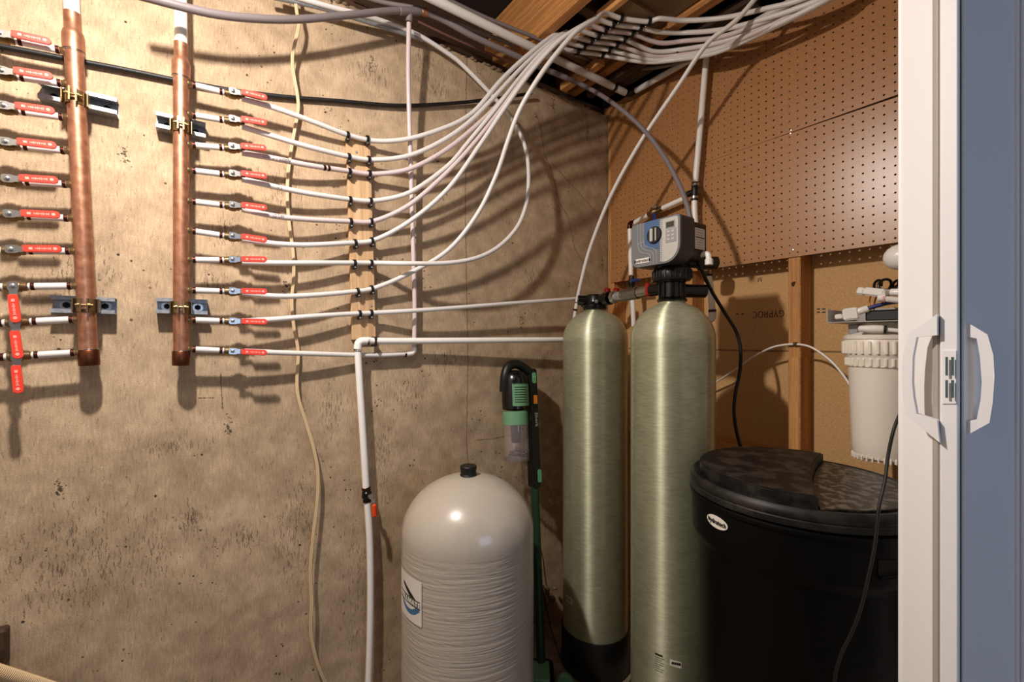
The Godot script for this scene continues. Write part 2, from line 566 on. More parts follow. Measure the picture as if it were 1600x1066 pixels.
	M.dust = mat(Color(0.30, 0.26, 0.24), 0.95)
	M.label_blue = mat(Color(0.24, 0.42, 0.58), 0.5)
	M.label_band = mat(Color(0.34, 0.32, 0.31), 0.5)
	M.bulb = mat(Color(1, 0.95, 0.88), 0.3)
	M.bulb.emission_enabled = true
	M.bulb.emission = Color(1.0, 0.86, 0.68)
	M.bulb.emission_energy_multiplier = 6.0
	M.pane = mat(Color(0.7, 0.8, 1.0), 0.3)
	M.pane.emission_enabled = true
	M.pane.emission = Color(0.62, 0.78, 1.0)
	M.pane.emission_energy_multiplier = 0.6

func _ready():
	rng.seed = 4
	# camera
	var cam := Camera3D.new()
	cam.name = "camera"
	add_child(cam)
	cam.position = Vector3(-1.648, 1.27, 1.518)
	cam.rotation_degrees = Vector3(0, -35.23, 0)
	cam.fov = 75.37
	cam.near = 0.02
	cam.current = true
	# air, exposure
	var we := WorldEnvironment.new()
	we.name = "environment"
	var env := Environment.new()
	env.background_mode = Environment.BG_COLOR
	env.background_color = Color(0.02, 0.02, 0.025)
	env.tonemap_mode = Environment.TONE_MAPPER_LINEAR
	env.tonemap_exposure = 1.0
	env.sdfgi_enabled = true
	env.ssao_enabled = true
	env.ssil_enabled = true
	we.environment = env
	add_child(we)
	# the bare bulb by the ceiling and the daylight of the hall window
	var omni := OmniLight3D.new()
	omni.name = "bulb_light"
	add_child(omni)
	omni.position = LAMP
	omni.light_color = Color(1.0, 0.962, 0.925)
	omni.light_energy = 1.1
	omni.light_size = 0.028
	omni.omni_range = 8.0
	omni.omni_attenuation = 2.0
	omni.shadow_enabled = true
	# the lamp sends most of its light downwards
	var down := AreaLight3D.new()
	down.name = "bulb_downlight"
	add_child(down)
	down.area_size = Vector2(0.05, 0.05)
	down.position = LAMP + Vector3(0, -0.036, 0)
	down.rotation_degrees = Vector3(-90, 0, 0)
	down.light_color = omni.light_color
	down.light_energy = 1.9
	down.area_range = 8.0
	down.area_attenuation = 2.0
	down.shadow_enabled = true
	var day := AreaLight3D.new()
	day.name = "hall_daylight"
	add_child(day)
	day.area_size = Vector2(1.3, 1.1)
	day.position = Vector3(-1.1, 1.45, 4.18)
	day.light_color = Color(0.78, 0.87, 1.0)
	day.light_energy = 1.45
	day.area_range = 8.0
	day.area_attenuation = 2.0
	day.shadow_enabled = true
	materials()
	room()
	manifolds()
	supply_pipes()
	plank_and_clips()
	right_pipes()
	tanks()
	brine_tank()
	filter_unit()
	vacuum()
	cords()
	folding_door()

func room():
	# concrete foundation wall, its face in wall coordinates
	var s := Sh.new()
	var uv := func(x, y): return Vector2((x + 2.6) / 2.7, (2.4 - y) / 2.4)
	s.quad(Vector3(-2.6, 0, 0), Vector3(0.1, 0, 0), Vector3(0.1, 2.385, 0), Vector3(-2.6, 2.385, 0), Vector3(0, 0, 1), [uv.call(-2.6, 0), uv.call(0.1, 0), uv.call(0.1, 2.385), uv.call(-2.6, 2.385)])
	s.quad(Vector3(-2.6, 2.385, 0), Vector3(0.1, 2.385, 0), Vector3(0.1, 2.385, -0.2), Vector3(-2.6, 2.385, -0.2), Vector3.UP, [uv.call(-2.6, 2.3), uv.call(0.1, 2.3), uv.call(0.1, 2.1), uv.call(-2.6, 2.1)])
	s.quad(Vector3(-2.6, 0, -0.2), Vector3(0.1, 0, -0.2), Vector3(0.1, 2.385, -0.2), Vector3(-2.6, 2.385, -0.2), Vector3(0, 0, -1), [uv.call(-2.6, 0), uv.call(0.1, 0), uv.call(0.1, 2.385), uv.call(-2.6, 2.385)])
	for x in [-2.6, 0.1]:
		s.quad(Vector3(x, 0, 0), Vector3(x, 0, -0.2), Vector3(x, 2.385, -0.2), Vector3(x, 2.385, 0), Vector3(signf(x), 0, 0), [uv.call(-2.6, 0), uv.call(-2.4, 0), uv.call(-2.4, 2.385), uv.call(-2.6, 2.385)])
	var wb := struct("wall_back", s, M.concrete)
	var e := Sh.new()
	for i in 300:
		var r := rng.randf_range(0.004, 0.013)
		e.ball(Vector3(rng.randf_range(-1.5, 0.0), 2.385 + rng.randf_range(-0.004, 0.004), rng.randf_range(-0.05, 0.003)), Vector3(r * rng.randf_range(0.8, 2.0), r * 0.7, r), 8)
	put("mortar_crumbs", e, M.rough, wb).set_meta("kind", "stuff")
	put("sill_plate", boxed(Vector3(-1.25, 2.408, -0.09), Vector3(2.7, 0.042, 0.14), 0.003), M.old_lumber, wb)
	put("rim_joist", boxed(Vector3(-1.25, 2.555, -0.14), Vector3(2.7, 0.25, 0.04), 0.003), M.old_lumber, wb)
	struct("floor", boxed(Vector3(-0.95, -0.06, 2.05), Vector3(4.4, 0.12, 4.6)), M.floor)
	struct("wall_left", boxed(Vector3(-2.66, 1.35, 0.65), Vector3(0.12, 2.7, 1.7)), M.plaster)

	# stud wall seen from its back: plates, studs, paper backs of the gypsum board
	s = Sh.new()
	s.box(Vector3(0.0445, 2.41, 0.70), Vector3(0.089, 0.04, 1.46), Basis.IDENTITY, 0.003)
	s.box(Vector3(0.0445, 0.02, 0.70), Vector3(0.089, 0.04, 1.46), Basis.IDENTITY, 0.003)
	var wr := struct("wall_right", s, M.lumber)
	for z in [0.025, 0.445, 0.8455, 1.256]:
		put("stud", boxed(Vector3(0.0445, 1.215, z), Vector3(0.089, 2.35, 0.038), 0.003), M.lumber, wr)
	put("blocking", boxed(Vector3(0.0445, 0.86, 0.635), Vector3(0.089, 0.038, 0.38), 0.003), M.lumber, wr)
	put("blocking", boxed(Vector3(0.0445, 0.86, 0.235), Vector3(0.089, 0.038, 0.38), 0.003), M.lumber, wr)
	var lower := put("gypsum_sheet", boxed(Vector3(0.0955, 0.6155, 0.70), Vector3(0.013, 1.231, 1.46), 0.002), M.gypsum, wr)
	var upper := put("gypsum_sheet", boxed(Vector3(0.0955, 1.825, 0.70), Vector3(0.013, 1.18, 1.46), 0.002), M.gypsum, wr)
	put("paper_joint", boxed(Vector3(0.0885, 1.2335, 0.70), Vector3(0.001, 0.0025, 1.46)), mat(Color(0.62, 0.48, 0.32), 0.8), lower)
	printed("stamp", "GYPROC", 0.024, Transform3D(Basis(Vector3(0, 0, -0.93), Vector3(0, -1, 0), Vector3(-1, 0, 0)), Vector3(0.0888, 1.3706, 0.7204)), M.ink, upper)
	printed("stamp", "M", 0.016, Transform3D(Basis(Vector3(0, 0, -1), Vector3(0, -1, 0), Vector3(-1, 0, 0)), Vector3(0.0888, 1.5035, 0.6903)), M.ink, upper)
	var marks := Sh.new()
	for p in [Vector3(0.0886, 1.38, 0.8859), Vector3(0.0886, 1.3791, 0.9012), Vector3(0.0886, 1.369, 0.8859), Vector3(0.0886, 1.3682, 0.9012), Vector3(0.0886, 1.3764, 0.6047), Vector3(0.0886, 1.3754, 0.6249)]:
		marks.box(p, Vector3(0.0006, 0.004, 0.010))
	put("stamp", marks, M.ink, upper)
	var knot := Sh.new()
	knot.rod(Vector3(0.0, 1.4634, 0.846), Vector3(-0.0008, 1.4633, 0.8463), 0.009, 14)
	put("knot", knot, mat(Color(0.22, 0.11, 0.05), 0.6), wr.get_node("stud_002") if wr.has_node("stud_002") else wr)

	# front wall with the doorway the camera looks through, and the hall outside
	s = Sh.new()
	s.box(Vector3(-2.53, 1.35, 1.36), Vector3(0.36, 2.7, 0.14))
	s.box(Vector3(0.57, 1.35, 1.36), Vector3(1.24, 2.7, 0.14))
	s.box(Vector3(-1.2, 2.41, 1.36), Vector3(2.3, 0.58, 0.14))
	struct("wall_front", s, M.plaster)
	struct("trim_1", boxed(Vector3(-0.056, 1.06, 1.36), Vector3(0.014, 2.12, 0.15), 0.003), M.door)
	var hall := mat(Color(0.62, 0.62, 0.63), 0.9)
	struct("wall_hall_left", boxed(Vector3(-3.06, 1.35, 2.8), Vector3(0.12, 2.7, 3.0)), hall)
	struct("wall_hall_right", boxed(Vector3(1.16, 1.35, 2.8), Vector3(0.12, 2.7, 3.0)), hall)
	s = Sh.new()
	s.box(Vector3(-1.1, 0.42, 4.3), Vector3(4.6, 0.84, 0.12))
	s.box(Vector3(-1.1, 2.38, 4.3), Vector3(4.6, 0.66, 0.12))
	s.box(Vector3(-2.6, 1.445, 4.3), Vector3(1.6, 1.21, 0.12))
	s.box(Vector3(0.4, 1.445, 4.3), Vector3(1.6, 1.21, 0.12))
	struct("wall_hall_rear", s, hall)
	var win := struct("window_1", boxed(Vector3(-1.1, 1.445, 4.28), Vector3(1.4, 1.2, 0.01)), M.pane)
	put("window_frame", boxed(Vector3(-1.1, 1.445, 4.25), Vector3(0.04, 1.2, 0.03), 0.004), M.door, win)

	# ceiling: dark floor deck over joists
	var deck := struct("ceiling", boxed(Vector3(-0.95, 2.71, 2.05), Vector3(4.4, 0.06, 4.6)), M.deck)
	for x in [-2.4, -1.81, -0.5775, -0.21]:
		put("joist", boxed(Vector3(x, 2.552, 0.58), Vector3(0.041, 0.244, 1.4), 0.003), M.joist, deck)
	put("nailing_strip", boxed(Vector3(-0.47, 2.444, 0.66), Vector3(0.022, 0.035, 1.2), 0.002), M.lumber, deck)
	put("ceiling_sheet", boxed(Vector3(-0.35, 2.456, 0.70), Vector3(0.225, 0.012, 1.1), 0.001), M.sheet, deck)
	put("blocking", boxed(Vector3(-0.515, 2.50, 0.375), Vector3(0.082, 0.10, 0.038), 0.002), M.old_lumber, deck)
	put("blocking", boxed(Vector3(-0.165, 2.42, 0.25), Vector3(0.035, 0.03, 0.42), 0.002), M.old_lumber, deck)
	put("blocking", boxed(Vector3(-0.30, 2.42, 0.13), Vector3(0.035, 0.03, 0.24), 0.002), M.lumber, deck)
	put("blocking", boxed(Vector3(-0.70, 2.44, 0.08), Vector3(0.05, 0.03, 0.12), 0.002), M.lumber, deck)
	put("blocking", boxed(Vector3(-0.10, 2.435, 0.42), Vector3(0.06, 0.03, 0.70), 0.002), M.old_lumber, deck)

	# the lamp
	var lamp := thing("ceiling_lamp", "bare glowing bulb in a white lampholder hanging under the joists", "lamp", Vector3(LAMP.x, LAMP.y, LAMP.z))
	put("bulb", lathed([Vector2(0, -0.034), Vector2(0.014, -0.031), Vector2(0.026, -0.018), Vector2(0.03, 0), Vector2(0.026, 0.018), Vector2(0.015, 0.034), Vector2(0.013, 0.05), Vector2(0, 0.05)], LAMP, Vector3.UP, 24), M.bulb, lamp)
	put("lampholder", lathed([Vector2(0, 0.05), Vector2(0.022, 0.05), Vector2(0.024, 0.09), Vector2(0.055, 0.15), Vector2(0.055, 0.18), Vector2(0, 0.18)], LAMP, Vector3.UP, 24), M.pipe_white, lamp)

	# two perforated hardboard panels on the studs, holes an inch apart and bored through
	var p1 := pegboard(1.555, 1.9795, 0.03, 1.28, 0.0, 0.007)
	tag(p1, "lower brown perforated hardboard panel nailed to the studs, its bottom edge open below", "pegboard", "pegboard panels")
	var p2 := pegboard(1.980, 2.392, 0.03, 1.28, 0.003, 0.0)
	tag(p2, "upper brown perforated hardboard panel under the ceiling, above the long seam", "pegboard", "pegboard panels")
	for q in [[Vector3(-0.001, 1.9877, 0.8384), p2], [Vector3(-0.001, 1.9776, 0.8364), p1], [Vector3(-0.001, 1.5788, 0.8444), p1]]:
		put("nail_head", lathed([Vector2(0, 0.0035), Vector2(0.003, 0.003), Vector2(0.0035, 0)], q[0] + Vector3(-0.004, 0, 0), Vector3(-1, 0, 0), 10), M.steel, q[1])

func pegboard(y0: float, y1: float, z0: float, z1: float, gap: float, dip: float) -> MeshInstance3D:
	var s := Sh.new()
	var th := 0.0055
	var c := 0.0254
	var ny := int((y1 - y0) / c)
	var nz := int((z1 - z0) / c)
	var dy := (y1 - y0) / ny
	var dz := (z1 - z0) / nz
	var hr := 0.0032
	for i in ny:
		for j in nz:
			var cy := y0 + (i + 0.5) * dy
			var cz := z0 + (j + 0.5) * dz
			# the upper panel stands off a little towards its near end
			for side in 2:
				var nn := Vector3(-1 if side == 0 else 1, 0, 0)
				var b := s.v.size()
				for k in 8:
					var a := TAU * k / 8.0
					var d := Vector2(cos(a), sin(a))
					var q := Vector2(signf(roundf(d.x * 1.3)), signf(roundf(d.y * 1.3)))
					for p in [Vector2(d.x * hr, d.y * hr), Vector2(q.x * dz / 2, q.y * dy / 2)]:
						var z: float = cz + p.x
						s.v.append(Vector3((-th if side == 0 else 0.0) - gap * clampf((z - 0.85) / 0.4, 0, 1), cy + p.y, z)); s.n.append(nn); s.t.append(Vector2(z, cy + p.y))
				for k in 8:
					var m := (k + 1) % 8
					s.face(b + k * 2, b + k * 2 + 1, b + m * 2 + 1); s.face(b + k * 2, b + m * 2 + 1, b + m * 2)
				if side == 1:
					for k in 8:
						var m := (k + 1) % 8
						s.ix.append_array(PackedInt32Array([b + k * 2, b + m * 2, b - 16 + m * 2, b + k * 2, b - 16 + m * 2, b - 16 + k * 2]))
	# the lower panel has slipped a little at its near end and opens the seam
	for i in s.v.size(): s.v[i].y -= dip * clampf((s.v[i].z - 0.75) / 0.5, 0, 1) * (s.v[i].y - y0) / (y1 - y0)
	s.quad(Vector3(-th, y0, z0), Vector3(-th - gap, y0, z1), Vector3(-gap, y0, z1), Vector3(0, y0, z0), Vector3.DOWN)
	s.quad(Vector3(-th, y1, z0), Vector3(-th - gap, y1, z1), Vector3(-gap, y1, z1), Vector3(0, y1, z0), Vector3.UP)
	for z in [z0, z1]:
		var g := 0.0 if z == z0 else gap
		s.quad(Vector3(-th - g, y0, z), Vector3(-g, y0, z), Vector3(-g, y1, z), Vector3(-th - g, y1, z), Vector3(0, 0, -1 if z == z0 else 1))
	return put("pegboard", s, M.hardboard)

func strut_channel(a: Vector3, b: Vector3, label: String):
	# slotted steel channel, open towards the room, with anchor bolts in its back
	var y := (a.y + b.y) / 2
	var o := thing("strut_channel", label, "channel", Vector3((a.x + b.x) / 2, y - 0.0205, 0), "strut channels carrying the manifolds")
	var t := 0.0028
	var h := 0.0205
	var dp := 0.038
	var prof := PackedVector2Array([Vector2(0, -h), Vector2(dp, -h), Vector2(dp, -h + 0.0095), Vector2(dp - 0.007, -h + 0.0095), Vector2(dp - 0.007, -h + 0.0068), Vector2(dp - t, -h + 0.0068), Vector2(dp - t, -h + t), Vector2(t, -h + t), Vector2(t, h - t), Vector2(dp - t, h - t), Vector2(dp - t, h - 0.0068), Vector2(dp - 0.007, h - 0.0068), Vector2(dp - 0.007, h - 0.0095), Vector2(dp, h - 0.0095), Vector2(dp, h), Vector2(0, h)])
	# profile x runs out of the wall, profile y up, pushed along the wall
	put("channel", extruded(prof, b.x - a.x, Transform3D(Basis(Vector3(0, 0, 1), Vector3(0, 1, 0), Vector3(1, 0, 0)), Vector3(a.x, y, 0.0))), M.zinc, o)
	for x in [a.x + 0.022, b.x - 0.022]:
		put("washer", lathed([Vector2(0.005, t), Vector2(0.0125, t), Vector2(0.0125, t + 0.002), Vector2(0.005, t + 0.002)], Vector3(x, y, 0), Vector3(0, 0, 1), 18), M.steel, o)
		put("bolt_head", lathed([Vector2(0.0075, t), Vector2(0.0075, t + 0.007), Vector2(0.006, t + 0.008), Vector2(0, t + 0.008)], Vector3(x, y, 0), Vector3(0, 0, 1), 6), mat(Color(0.08, 0.08, 0.09), 0.5, 0.6), o)
	return o

func strut_clamp(c: Vector3, label: String):
	# two half straps that hook into the channel and close round the pipe with a screw
	var o := thing("pipe_clamp", label, "clamp", c - Vector3(0, 0.016, 0), "clamps holding the copper manifolds")
	for sg in [-1.0, 1.0]:
		var p := PackedVector2Array()
		for i in 13: p.append(Vector2(sg * cos(lerpf(-1.25, 1.2, i / 12.0)), sin(lerpf(-1.25, 1.2, i / 12.0))) * 0.0205)
		p.append(Vector2(sg * 0.0075, 0.032)); p.append(Vector2(sg * 0.0045, 0.032))
		for i in 13: p.append(Vector2(sg * cos(lerpf(1.2, -1.25, i / 12.0)), sin(lerpf(1.2, -1.25, i / 12.0))) * 0.0181)
		# plan outline: x along the wall, y out of the wall, pushed upwards
		put("strap", extruded(p, 0.032, Transform3D(Basis(Vector3(1, 0, 0), Vector3(0, 0, 1), Vector3(0, -1, 0)), c + Vector3(0, 0.016, 0))), M.brass, o)
		var f := Sh.new()
		f.box(c + Vector3(sg * 0.0225, 0, 0.0), Vector3(0.003, 0.034, 0.026), Basis.IDENTITY, 0.001)
		put("strap_ear", f, M.brass, o)
	var k := Sh.new()
	k.rod(c + Vector3(-0.016, 0, 0.027), c + Vector3(0.017, 0, 0.027), 0.003, 12)
	k.lathe([Vector2(0, 0), Vector2(0.0065, 0), Vector2(0.0065, 0.005), Vector2(0, 0.005)], c + Vector3(0.0065, 0, 0.027), Vector3(1, 0, 0), 6)
	k.lathe([Vector2(0, 0), Vector2(0.006, 0), Vector2(0.006, 0.004), Vector2(0, 0.005)], c + Vector3(-0.0075, 0, 0.027), Vector3(-1, 0, 0), 14)
	put("clamp_screw", k, M.brass, o)
	return o

func crimp(sh: Sh, a: Vector3, d: Vector3, r := 0.0088, w := 0.0068):
	sh.lathe([Vector2(0.006, 0), Vector2(r - 0.0006, 0), Vector2(r, 0.0006), Vector2(r, w - 0.0006), Vector2(r - 0.0006, w), Vector2(0.006, w)], a, d, 16)

func make_valve(down: bool) -> Node3D:
	# quarter-turn valve along x, spindle towards the room; short pipe piece to the manifold included
	var o := thing("ball_valve", "x", "valve", Vector3.ZERO, "red handled shutoff valves of the manifolds")
	var sg := -1.0 if not down else 1.0
	var pl := Sh.new()
	pl.rod(Vector3(-0.0905 if not down else 0.0905, 0, 0), Vector3(sg * 0.019, 0, 0), 0.008, 18)
	put("short_pipe", pl, M.pex, o)
	for x in [sg * 0.0865, sg * 0.0265]:
		var c := Sh.new()
		crimp(c, Vector3(x - 0.0034, 0, 0), Vector3(1, 0, 0))
		put("crimp_ring", c, M.ring, o)
	var c2 := Sh.new()
	crimp(c2, Vector3(-sg * 0.0265 - 0.0034, 0, 0), Vector3(1, 0, 0))
	put("crimp_ring", c2, M.ring, o)
	var b := Sh.new()
	b.lathe([Vector2(0, -0.022), Vector2(0.0072, -0.022), Vector2(0.0072, -0.018), Vector2(0.0105, -0.017), Vector2(0.0105, -0.009), Vector2(0.0125, -0.008), Vector2(0.0135, 0), Vector2(0.0125, 0.008), Vector2(0.0105, 0.009), Vector2(0.0105, 0.017), Vector2(0.0072, 0.018), Vector2(0.0072, 0.022), Vector2(0, 0.022)], Vector3.ZERO, Vector3(1, 0, 0), 8)
	b.rod(Vector3(0, 0, 0.008), Vector3(0, 0, 0.0205), 0.0062, 16)
	put("valve_body", b, M.brass, o)
	# lever: x is along the lever before it is turned
	var turn := Basis.IDENTITY if not down else Basis(Vector3(0, 0, 1), -PI / 2)
	var lv := Sh.new()
	lv.ext(PackedVector2Array([Vector2(-0.009, -0.006), Vector2(-0.006, -0.0088), Vector2(0.006, -0.0088), Vector2(0.012, -0.0065), Vector2(0.018, -0.0065), Vector2(0.018, 0.0065), Vector2(0.012, 0.0065), Vector2(0.006, 0.0088), Vector2(-0.006, 0.0088), Vector2(-0.009, 0.006)]), 0.0018, Transform3D(turn, Vector3(0, 0, 0.0205)))
	lv.quad(turn * Vector3(0.017, -0.0065, 0.0215), turn * Vector3(0.017, 0.0065, 0.0215), turn * Vector3(0.024, 0.0065, 0.029), turn * Vector3(0.024, -0.0065, 0.029), turn * Vector3(-0.7, 0, 0.7))
	put("lever", lv, M.steel, o)
	put("lever_nut", lathed([Vector2(0.005, 0), Vector2(0.005, 0.0035), Vector2(0.003, 0.005), Vector2(0, 0.005)], Vector3(0, 0, 0.0222), Vector3(0, 0, 1), 6), M.steel, o)
	var g := PackedVector2Array([Vector2(0.020, -0.0065), Vector2(0.026, -0.0078), Vector2(0.072, -0.0082)])
	for i in 9: g.append(Vector2(0.074, 0) + Vector2.from_angle(lerpf(-1.45, 1.45, i / 8.0)) * 0.0084)
	g.append_array(PackedVector2Array([Vector2(0.072, 0.0082), Vector2(0.026, 0.0078), Vector2(0.020, 0.0065)]))
	var gr := Sh.new()
	gr.ext(g, 0.0045, Transform3D(turn, Vector3(0, 0, 0.0275)))
	var inner := Geometry2D.offset_polygon(g, -0.0012)[0]
	gr.ext(inner, 0.0062, Transform3D(turn, Vector3(0, 0, 0.0266)))
	var grip := put("handle_grip", gr, M.red, o)
	var mk := Sh.new()
	mk.box(turn * Vector3(0.033, 0, 0.0331), Vector3(0.006, 0.005, 0.0006), turn)
	mk.lathe([Vector2(0, 0), Vector2(0.0035, 0), Vector2(0.0032, 0.0007), Vector2(0, 0.0007)], turn * Vector3(0.072, 0, 0.0328), Vector3(0, 0, 1), 12)
	for i in 9: mk.box(turn * Vector3(0.041 + i * 0.0029, 0, 0.0331), Vector3(0.0018, 0.0024 + 0.0012 * (i % 3), 0.0006), turn)
	put("raised_marks", mk, M.print_pink, grip)
	return o

func manifold_body(o: Node3D, top: Vector3, bot: Vector3, cap: float, pipe_top: Vector3):
	var d := (top - bot).normalized()
	put("header_pipe", rodded(bot, top, 0.0175, 28), M.copper, o)
	var cp := Sh.new()
	cp.lathe([Vector2(0, -0.002), Vector2(0.0185, -0.002), Vector2(0.0198, 0.0), Vector2(0.0198, cap), Vector2(0.0185, cap + 0.002), Vector2(0.0174, cap + 0.002)], bot, d, 28)
	put("end_cap", cp, M.copper_dark, o)
	var sd := Sh.new()
	sd.lathe([Vector2(0.0172, 0), Vector2(0.0192, 0.0006), Vector2(0.0192, 0.0020), Vector2(0.0172, 0.0026)], bot + d * (cap + 0.002), d, 28)
	put("solder_ring", sd, M.steel, o)
	var up := (pipe_top - top).length()
	put("reducer_coupling", lathed([Vector2(0.0172, -0.016), Vector2(0.0205, -0.016), Vector2(0.0205, 0.020), Vector2(0.0185, 0.029), Vector2(0.0158, 0.034), Vector2(0.0158, 0.074), Vector2(0.0120, 0.074)], top, d, 28), M.copper, o)
	var s2 := Sh.new()
	s2.lathe([Vector2(0.0172, 0), Vector2(0.0192, 0.0006), Vector2(0.0192, 0.0022), Vector2(0.0172, 0.0028)], top - d * 0.019, d, 28)
	put("solder_ring", s2, M.steel, o)

func manifolds():
	strut_channel(Vector3(-1.743, 1.8523, 0.0), Vector3(-1.6357, 1.8501, 0.0), "short grey steel channel on the concrete behind the top of the ten-valve copper manifold")
	strut_channel(Vector3(-1.743, 1.361, 0.0), Vector3(-1.6313, 1.366, 0.0), "short grey steel channel on the concrete behind the bottom of the ten-valve copper manifold")
	strut_channel(Vector3(-1.9579, 1.8744, 0.0), Vector3(-1.8192, 1.8472, 0.0), "short grey steel channel on the concrete behind the top of the leaning left manifold")
	strut_channel(Vector3(-1.9372, 1.3555, 0.0), Vector3(-1.8229, 1.3608, 0.0), "short grey steel channel on the concrete behind the bottom of the leaning left manifold")
	strut_clamp(Vector3(-1.689, 1.835, 0.06), "brass coloured clamp on the ten-valve manifold, the upper one")
	strut_clamp(Vector3(-1.689, 1.358, 0.06), "brass coloured clamp on the ten-valve manifold, the lower one near its capped end")
	strut_clamp(Vector3(-1.8903, 1.8459, 0.06), "brass coloured clamp high on the leaning left copper manifold")
	strut_clamp(Vector3(-1.8714, 1.3547, 0.06), "brass coloured clamp low on the leaning left copper manifold")

	var top := Vector3(-1.689, 1.9822, 0.06)
	var bot := Vector3(-1.689, 1.2074, 0.06)
	var o := thing("copper_manifold", "upright copper manifold pipe with ten outlets to its right, capped below", "manifold", bot)
	manifold_body(o, top, bot, 0.034, top + Vector3(0, 0.07, 0))
	var v0 := make_valve(false)
	var names := ["first (topmost)", "second", "third", "fourth", "fifth", "sixth", "seventh", "eighth", "ninth", "tenth (lowest)"]
	var outs := [Vector3(-1.6699, 1.9548, 0.06), Vector3(-1.6699, 1.8728, 0.06), Vector3(-1.6699, 1.7908, 0.06), Vector3(-1.6699, 1.7242, 0.06), Vector3(-1.6699, 1.6423, 0.06), Vector3(-1.6699, 1.5654, 0.06), Vector3(-1.6699, 1.4852, 0.06), Vector3(-1.6699, 1.4049, 0.06), Vector3(-1.6699, 1.3264, 0.06), Vector3(-1.6699, 1.2495, 0.06)]
	var pivs := [Vector3(-1.5746, 1.9582, 0.06), Vector3(-1.5746, 1.8813, 0.06), Vector3(-1.5746, 1.8044, 0.06), Vector3(-1.5746, 1.7312, 0.06), Vector3(-1.5746, 1.6454, 0.06), Vector3(-1.5746, 1.5613, 0.06), Vector3(-1.5746, 1.4934, 0.06), Vector3(-1.5746, 1.4076, 0.06), Vector3(-1.5746, 1.3254, 0.06), Vector3(-1.5746, 1.2432, 0.06)]
	for i in 10:
		var q: Vector3 = outs[i]
		var p: Vector3 = pivs[i]
		var d := (p - q).normalized()
		var root := Vector3(bot.x, q.y, q.z)
		stub(o, root + d * 0.014, d)
		var v: Node3D = v0 if i == 0 else copy_of(v0, "", Transform3D.IDENTITY)
		v.transform = frame(d, Vector3.UP, root + d * 0.1145)
		v.set_meta("label", "red handled brass valve on the %s outlet of the ten-valve copper manifold" % names[i])

	# the other manifold leans and feeds to the left
	top = Vector3(-1.8936, 1.9741, 0.06)
	bot = Vector3(-1.8663, 1.2129, 0.06)
	var ax := (top - bot).normalized()
	o = thing("copper_manifold", "leaning copper manifold pipe at the left edge with outlets to its left", "manifold", bot)
	manifold_body(o, top, bot, 0.034, top + ax * 0.07)
	var v1 := make_valve(true)
	var side := ["first (topmost)", "second", "third", "fourth", "fifth", "sixth", "seventh"]
	var ou := [Vector3(-1.9055, 1.9543, 0.06), Vector3(-1.9034, 1.878, 0.06), Vector3(-1.9001, 1.7988, 0.06), Vector3(-1.8968, 1.7208, 0.06), Vector3(-1.8936, 1.6426, 0.06), Vector3(-1.8903, 1.5625, 0.06), Vector3(-1.8881, 1.4851, 0.06), Vector3(-1.887, 1.4028, 0.06), Vector3(-1.8848, 1.3235, 0.06), Vector3(-1.8826, 1.244, 0.06)]
	var pv := [Vector3(-1.9919, 1.9475, 0.06), Vector3(-1.9899, 1.8676, 0.06), Vector3(-1.986, 1.7911, 0.06), Vector3(-1.9831, 1.7124, 0.06), Vector3(-1.9781, 1.6325, 0.06), Vector3(-1.9761, 1.5545, 0.06), Vector3(-1.9761, 1.4761, 0.06), Vector3(-1.9721, 1.3951, 0.06), Vector3(-1.9711, 1.3151, 0.06), Vector3(-1.9691, 1.2379, 0.06)]
	var left := [Vector3(-2.0757, 1.9501, 0.06), Vector3(-2.0757, 1.8693, 0.06), Vector3(-2.0757, 1.7914, 0.06), Vector3(-2.0757, 1.7051, 0.06), Vector3(-2.0757, 1.6176, 0.06), Vector3(-2.0757, 1.5409, 0.06), Vector3(-2.0757, 1.4643, 0.06), Vector3(-2.0757, 1.3863, 0.06), Vector3(-2.0757, 1.3069, 0.06), Vector3(-2.0757, 1.2317, 0.06)]
	for i in 10:
		var q: Vector3 = ou[i]
		var p: Vector3 = pv[i]
		var d := (p - q).normalized()
		var k := (q.y - bot.y) / (top.y - bot.y)
		var root := bot.lerp(top, k)
		stub(o, root + d * 0.014, d)
		p = root + d * 0.1145
		if i >= 7:
			var v: Node3D = v1 if i == 7 else copy_of(v1, "", Transform3D.IDENTITY)
			v.transform = frame(-d, Vector3.UP, p)
			v.set_meta("label", ["red handled valve turned down, highest of three on the leaning manifold", "red handled valve turned down, middle of three on the leaning manifold", "red handled valve turned down, lowest of three on the leaning manifold"][i - 7])
		else:
			# lever points back to the manifold
			var v := copy_of(v0, "", frame(-d, Vector3.UP, p))
			var pl: MeshInstance3D = v.get_node("short_pipe")
			pl.position.x = 0.1095
			for cr in v.get_children():
				if String(cr.name).begins_with("crimp") and (cr as MeshInstance3D).mesh.get_aabb().get_center().x < -0.05: cr.position.x = 0.173
			v.set_meta("label", "red handled valve on the %s outlet of the leaning left manifold" % side[i])
		var e := Vector3(left[i].x, p.y + (left[i].y - pv[i].y), 0.06)
		tag(put("supply_pipe", tubed([p + d * 0.019, p + d * 0.06, e], 0.008, 14, 4), M.pex), "white pipe leaving the frame left of the %s valve of the leaning manifold" % ["first (topmost)", "second", "third", "fourth", "fifth", "sixth", "seventh", "eighth", "ninth", "tenth (lowest)"][i], "pipe", "white pipes left of the leaning manifold")

	# white feeds into the tops
	tag(put("feed_pipe", tubed([Vector3(-1.8957, 2.031, 0.06), Vector3(-1.8974, 2.0788, 0.06), Vector3(-1.9012, 2.1983, 0.06)], 0.0143, 20, 4), M.pipe_white), "thick white feed pipe rising from the leaning left manifold", "pipe", "feed pipes of the manifolds")
